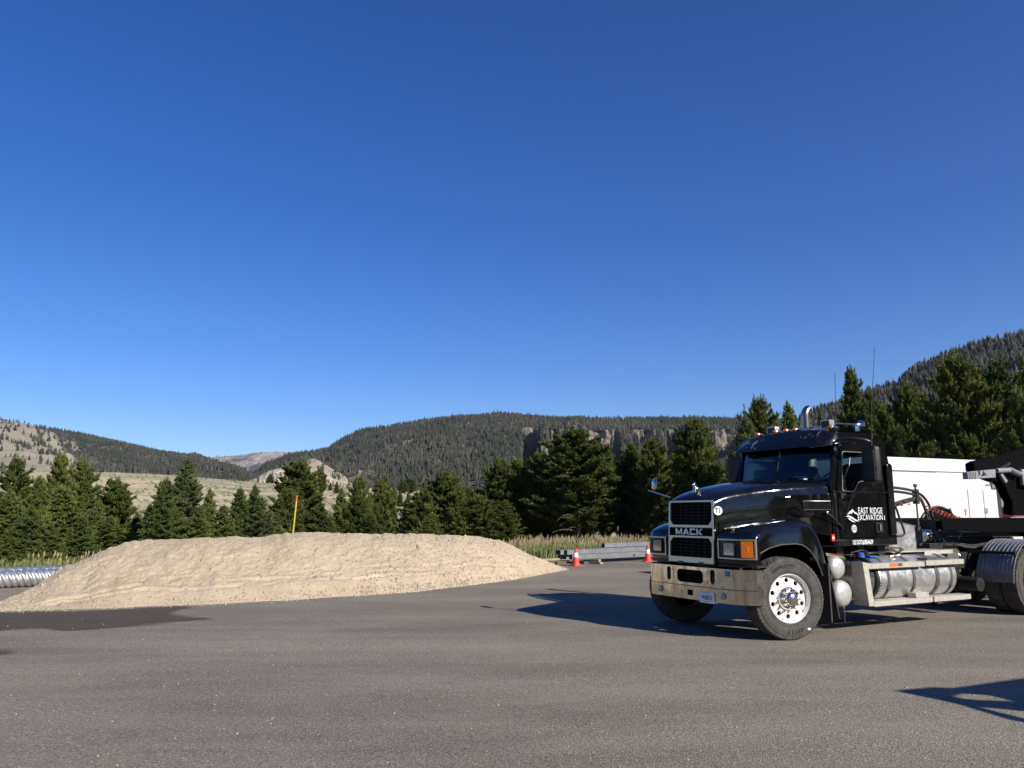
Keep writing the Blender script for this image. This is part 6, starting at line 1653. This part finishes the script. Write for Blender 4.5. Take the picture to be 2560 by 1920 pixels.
def tree(px, ytop, d, hw, proto, m, label, group, name=None, base=None):
    X = at(px, ytop, d)
    zb = terrain_z(X.x, d) if base is None else base
    H = X.z - zb; rad = hw/FPX*d*(1.0 if px < 960 else 1.1)
    name = name or {'fir': 'fir_tree', 'spruce': 'spruce_tree', 'pine': 'pine_tree'}[m]
    r_ = empty(name, (X.x, d, zb), random.uniform(0, 6.28)); tag(r_, label, 'tree', group)
    k = (proto, m)
    if k not in MESHES:
        a, b = PROTO[proto]; a = a.copy(); a.materials.append(M[m]); b = b.copy(); b.materials.append(M['bark']); MESHES[k] = (a, b)
    for nm, me in zip(('crown', 'trunk'), MESHES[k]):
        o = bpy.data.objects.new(nm, me); C.objects.link(o); o.parent = r_
        o.scale = (rad/1.75, rad/1.75, H/8.3)
    r_.rotation_euler[0] = random.gauss(0, .02); r_.rotation_euler[1] = random.gauss(0, .02)
    return r_
GL = 'young firs and pines behind the left half of the pile'
GM = 'trees between the pile and the far ridge'
GR = 'tall conifers behind and beside the truck'
TREES = [
 # px, top y, depth, half width, prototype, material, label, group
 (38, 1140, 44, 56, 'open0', 'pine', 'spreading dark pine at the left edge, wide open crown against the pale hillside', GL),
 (155, 1126, 42, 50, 'open1', 'pine', 'tall pine in front of the pale hill, highest of the left group', GL),
 (212, 1147, 48, 55, 'open0', 'pine', 'open pine with bare trunk showing against the meadow', GL),
 (100, 1190, 30, 44, 'fir1', 'fir', 'slender young fir between the left edge pine and the tallest one', GL),
 (25, 1222, 30, 50, 'fir0', 'fir', 'bushy young fir at the left edge above the steel pipe', GL),
 (165, 1213, 31, 66, 'fir1', 'fir', 'broad dark green fir under the tallest left pine', GL),
 (85, 1262, 28, 46, 'fir2', 'fir', 'low light green fir close behind the steel pipe', GL),
 (292, 1199, 38, 52, 'pine2', 'pine', 'brownish green fir with thin uneven top left of the twin firs', GL),
 (275, 1290, 33, 50, 'fir0', 'fir', 'low fir just above the left shoulder of the pile', GL),
 (345, 1278, 33, 32, 'fir2', 'fir', 'small slim fir in the gap left of the twin firs', GL),
 (-70, 1165, 34, 60, 'fir1', 'fir', 'fir just outside the left edge', GL),
 (468, 1143, 37, 62, 'fir0', 'spruce', 'big grey green fir with ragged tip, taller of the twin firs', GL),
 (415, 1195, 31, 50, 'fir1', 'fir', 'bright green fir in front of the twin firs', GL),
 (375, 1262, 36, 42, 'fir2', 'spruce', 'short dark fir at the left foot of the twin firs', GL),
 (524, 1220, 41, 36, 'fir2', 'fir', 'short fir leaning on the right side of the twin firs', GL),
 (600, 1219, 40, 40, 'fir1', 'fir', 'pointed dark fir left of the yellow stake group', GL),
 (640, 1210, 44, 38, 'fir2', 'fir', 'narrow fir rising behind the grey green bush', GL),
 (652, 1240, 34, 52, 'fir0', 'spruce', 'round grey green fir above the pile left of the stake', GL),
 (560, 1262, 37, 44, 'fir0', 'fir', 'low fir between the twin firs and the stake', GL),
 (750, 1155, 42, 64, 'pine1', 'pine', 'tall full conifer just behind the yellow stake', GL),
 (715, 1222, 40, 40, 'pine2', 'pine', 'left shoulder companion of the tall conifer behind the stake', GL),
 (800, 1255, 40, 44, 'fir2', 'fir', 'right hand companion of the tall conifer behind the stake', GL),
 (858, 1219, 40, 42, 'fir2', 'fir', 'pointed fir standing alone right of the stake', GM),
 (905, 1192, 72, 36, 'pine0', 'pine', 'rounded pine on the meadow with a clear outline, left of the layered one', GM),
 (953, 1196, 78, 44, 'open1', 'pine', 'layered pine on the meadow with its dark trunk showing', GM),
 (965, 1186, 92, 28, 'open0', 'pine', 'farther pine peeping over the layered pine', GM),
 (898, 1241, 40, 38, 'pine2', 'pine', 'fir with a pale dead limb right of the lone pointed fir', GM),
 (925, 1285, 37, 44, 'fir0', 'pine', 'low olive fir above the crest of the pile', GM),
 (940, 1262, 55, 32, 'pine2', 'pine', 'small dark conifer below the layered pine', GM),
 (970, 1270, 62, 24, 'fir2', 'fir', 'small conifer in the middle gap, larger of a pair', GM),
 (985, 1268, 68, 18, 'fir2', 'fir', 'small conifer in the middle gap, smaller of a pair', GM),
 (1018, 1228, 56, 28, 'fir2', 'pine', 'narrow dark conifer at the left end of the dark group', GM),
 (1050, 1222, 50, 44, 'pine0', 'pine', 'dense conifer at the left end of the dark group, above the pile', GM),
 (1108, 1180, 52, 58, 'pine1', 'pine', 'rounded twin topped conifer right of the middle gap', GM),
 (1078, 1284, 42, 32, 'fir0', 'fir', 'low fir in front of the twin topped conifer', GM),
 (1140, 1230, 50, 40, 'pine2', 'pine', 'conifer filling the gap right of the twin topped one', GM),
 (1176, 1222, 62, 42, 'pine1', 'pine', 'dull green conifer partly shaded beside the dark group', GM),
 (1245, 1148, 55, 50, 'pine0', 'pine', 'dark conifer with sunlit round top over the right end of the pile', GM),
 (1205, 1240, 50, 44, 'pine2', 'pine', 'dark low conifer over the right shoulder of the pile', GM),
 (1296, 1150, 56, 40, 'pine1', 'pine', 'dark conifer left of the one with a forked top', GM),
 (1352, 1131, 56, 40, 'pine2', 'pine', 'conifer with narrow forked top left of the largest', GM),
 (1395, 1150, 54, 44, 'pine0', 'pine', 'dark conifer tucked against the left side of the largest', GM),
 (1438, 1072, 52, 92, 'pine1', 'pine', 'largest broad conifer above the orange cone', GM),
 (1510, 1122, 58, 38, 'pine2', 'pine', 'conifer with pointed top right of the largest one', GM),
 (1540, 1180, 60, 40, 'open0', 'pine', 'thin conifer with bare lower trunk above the beams', GM),
 (1480, 1230, 50, 46, 'open1', 'pine', 'low ragged conifer with dead branches above the beams', GM),
 (1580, 1112, 54, 46, 'pine0', 'pine', 'conifer with rounded top left of the round truck mirror', GM),
 (1632, 1100, 52, 50, 'pine2', 'pine', 'tall conifer just left of the round truck mirror', GM),
 (1685, 1150, 55, 44, 'pine1', 'pine', 'dark conifer behind the round truck mirror', GR),
 (1733, 1048, 47, 58, 'pine1', 'pine', 'tall conifer above the truck hood, near the cliffs', GR),
 (1790, 1160, 46, 44, 'pine0', 'pine', 'dark conifer above the middle of the truck hood', GR),
 (1838, 1220, 32, 46, 'fir0', 'spruce', 'light green leafy conifer close behind the truck hood', GR),
 (1868, 1035, 36, 66, 'fir2', 'spruce', 'pale feathery spruce with thin spire left of the cab', GR),
 (1904, 998, 42, 54, 'pine0', 'pine', 'conifer with blunt top behind the roof lamps', GR),
 (1973, 1003, 46, 42, 'fir1', 'fir', 'neat cone shaped fir left of the exhaust stack', GR),
 (2040, 1022, 52, 34, 'fir2', 'pine', 'small conifer right of the exhaust stack', GR),
 (2008, 1080, 50, 40, 'pine0', 'pine', 'low conifer behind the cab roof', GR),
 (2133, 917, 45, 54, 'fir1', 'pine', 'tall conical fir between the two antennas', GR),
 (2176, 976, 47, 36, 'pine0', 'pine', 'shoulder tree right of the fir between the antennas', GR),
 (2100, 1050, 50, 42, 'pine2', 'pine', 'dark conifer at the foot of the fir between the antennas', GR),
 (2260, 960, 42, 50, 'pine1', 'pine', 'lit olive conifer behind the cab rear corner', GR),
 (2214, 1010, 38, 44, 'pine0', 'pine', 'lower olive conifer nearest the cab rear corner', GR),
 (2304, 990, 56, 34, 'pine2', 'pine', 'distant dull conifer left of the large dark one', GR),
 (2250, 1100, 36, 46, 'fir0', 'pine', 'bushy olive conifer above the white service truck left end', GR),
 (2384, 888, 37, 84, 'pine1', 'pine', 'very large dark conifer above the white service truck', GR),
 (2435, 915, 52, 44, 'pine0', 'pine', 'conifer peeping right of the large dark one', GR),
 (2455, 985, 42, 46, 'open1', 'pine', 'ragged conifer between the two big dark trees', GR),
 (2505, 898, 42, 56, 'pine2', 'pine', 'tall conifer with loose top near the right edge', GR),
 (2546, 890, 46, 40, 'fir2', 'pine', 'narrow conifer top beside the right edge', GR),
 (2590, 868, 33, 74, 'pine0', 'pine', 'nearest dark conifer cut by the right edge', GR),
 (2545, 985, 30, 46, 'pine2', 'pine', 'lit olive young conifer above the trailer at the right edge', GR),
 (2320, 1110, 34, 52, 'pine0', 'pine', 'dark bushy conifer behind the white box body', GR),
 (2410, 1090, 33, 56, 'pine1', 'pine', 'dark conifer directly behind the white box body', GR),
 (2680, 850, 36, 90, 'pine1', 'pine', 'large conifer just outside the right edge', GR),
 (2800, 900, 40, 90, 'pine0', 'pine', 'conifer standing farther outside the right edge', GR),
 (-170, 1150, 45, 70, 'pine0', 'pine', 'pine standing farther outside the left edge', GL),
 (1655, 1200, 60, 60, 'pine0', 'pine', 'back row conifer between the cones and the truck', GR),
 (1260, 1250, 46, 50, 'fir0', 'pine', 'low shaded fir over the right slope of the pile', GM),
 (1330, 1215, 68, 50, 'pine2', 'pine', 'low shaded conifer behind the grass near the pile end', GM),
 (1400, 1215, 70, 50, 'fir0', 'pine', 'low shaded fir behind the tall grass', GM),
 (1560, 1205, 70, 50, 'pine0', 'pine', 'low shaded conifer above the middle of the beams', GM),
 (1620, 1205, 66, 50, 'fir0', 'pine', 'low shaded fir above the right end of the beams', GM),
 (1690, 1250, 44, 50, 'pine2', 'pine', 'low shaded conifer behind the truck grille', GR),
 (30, 1318, 27.5, 34, 'fir0', 'fir', 'knee high young fir just behind the left end of the pipe', GL),
 (128, 1305, 28, 40, 'fir2', 'fir', 'waist high young fir behind the pipe, left of the pile shoulder', GL),
 (205, 1290, 29, 42, 'fir0', 'fir', 'short bushy young fir touching the left shoulder of the pile', GL),
 (248, 1252, 36, 36, 'fir1', 'fir', 'young fir filling the gap under the open pine', GL),
 (55, 1290, 29, 40, 'fir1', 'spruce', 'grey green young fir second from the left above the pipe', GL),
 (500, 1268, 34, 40, 'fir0', 'fir', 'low wide fir at the right foot of the twin firs', GL),
 (690, 1290, 36, 40, 'fir0', 'fir', 'low dark fir left of the stake foot', GL),
 (820, 1292, 36, 34, 'fir0', 'fir', 'low fir right of the stake, showing just over the pile', GL),
 # farther ones on the meadow
 (805, 1176, 290, 15, 'pine0', 'pine', 'lone pine on the crest of the meadow', GM),
 (842, 1204, 300, 8, 'fir0', 'pine', 'small conifer right of the lone meadow pine', GM),
 (826, 1206, 320, 6, 'fir2', 'pine', 'tiny conifer nearest the lone meadow pine', GM),
 (676, 1184, 420, 12, 'fir0', 'pine', 'dark shrubby conifer before the pale knoll', GM),
 (1008, 1203, 330, 13, 'pine0', 'pine', 'left tree of the clump on the far meadow edge', GM),
 (1026, 1198, 335, 16, 'pine1', 'pine', 'right tree of the clump on the far meadow edge', GM),
 (984, 1214, 260, 10, 'fir2', 'pine', 'small conifer left of the clump on the far meadow edge', GM),
 (1000, 1226, 230, 9, 'fir0', 'pine', 'low conifer in front of the far meadow clump', GM),
]
for t_ in TREES: tree(*t_)
# conifers round the rest of the lot, behind the camera (they show only as dark reflections in the truck's paint)
g = np.random.default_rng(77)
keys = ['pine0', 'pine1', 'pine2', 'fir0', 'fir1']
for k in range(34):
    az = R(62 + 6.4*k) + g.normal(0, .03); rr = g.uniform(38, 58); hgt = g.uniform(11, 16)
    if abs(math.degrees(az)-135) < 14: hgt *= .8
    r_ = empty('pine_tree', (rr*math.sin(az), rr*math.cos(az), -.1), g.uniform(0, 6)); tag(r_, 'conifer of the ring of trees behind the camera, outside the view', 'tree', 'trees round the lot behind the camera')
    for nm, me in zip(('crown', 'trunk'), MESHES[(keys[k % 3], 'pine')]):
        o = bpy.data.objects.new(nm, me); C.objects.link(o); o.parent = r_; q = g.uniform(1.5, 2.0); o.scale = (q, q, hgt/8.05)
# dead bleached branches low down in front of the dark trees
mb = MB(); b0 = at(1448, 1342, 50)
g = np.random.default_rng(2)
q0 = Vector((b0.x, 50, terrain_z(b0.x, 50)))
mb.tube([q0, q0 + Vector((.03, 0, 1.2)), q0 + Vector((0, 0, 2.6))], [.10, .085, .06], 8)
for k, (x, z) in enumerate(((-1.7, .95), (-1.2, 1.5), (-.8, 1.1), (.5, 1.9), (-1.4, 1.9), (.6, 1.2))):
    mb.tube(bez([q0 + Vector((0, 0, z*.75)), q0 + Vector((x*.4, -.2, z*.95)), q0 + Vector((x*.75, -.35, z*.9)), q0 + Vector((x, -.4, z*.75))], 4), [.028]*4+[.02]*4+[.012]*5, 5)
tag(mb.build('bare_tree_trunk', M['bark']), 'bare grey trunk with dead pale limbs below the largest conifer', 'tree')

# ------------------------------------------------------------------ air
hz = MB(); hz.box((-12000, -400, -60), (12000, 14500, 1300))
hm_ = bpy.data.materials.new('haze'); hm_.use_nodes = True; hn = hm_.node_tree; hn.nodes.clear()
pv = hn.nodes.new('ShaderNodeVolumePrincipled'); pv.inputs['Color'].default_value = (.72, .82, 1, 1); pv.inputs['Density'].default_value = 3.0e-5; pv.inputs['Anisotropy'].default_value = .2
ho = hn.nodes.new('ShaderNodeOutputMaterial'); hn.links.new(pv.outputs[0], ho.inputs['Volume'])
M['haze'] = hm_
USE_HAZE = True
if USE_HAZE: tag(hz.build('haze', M['haze'], smooth=False), 'thin blue air over the valley', 'haze', kind='stuff')
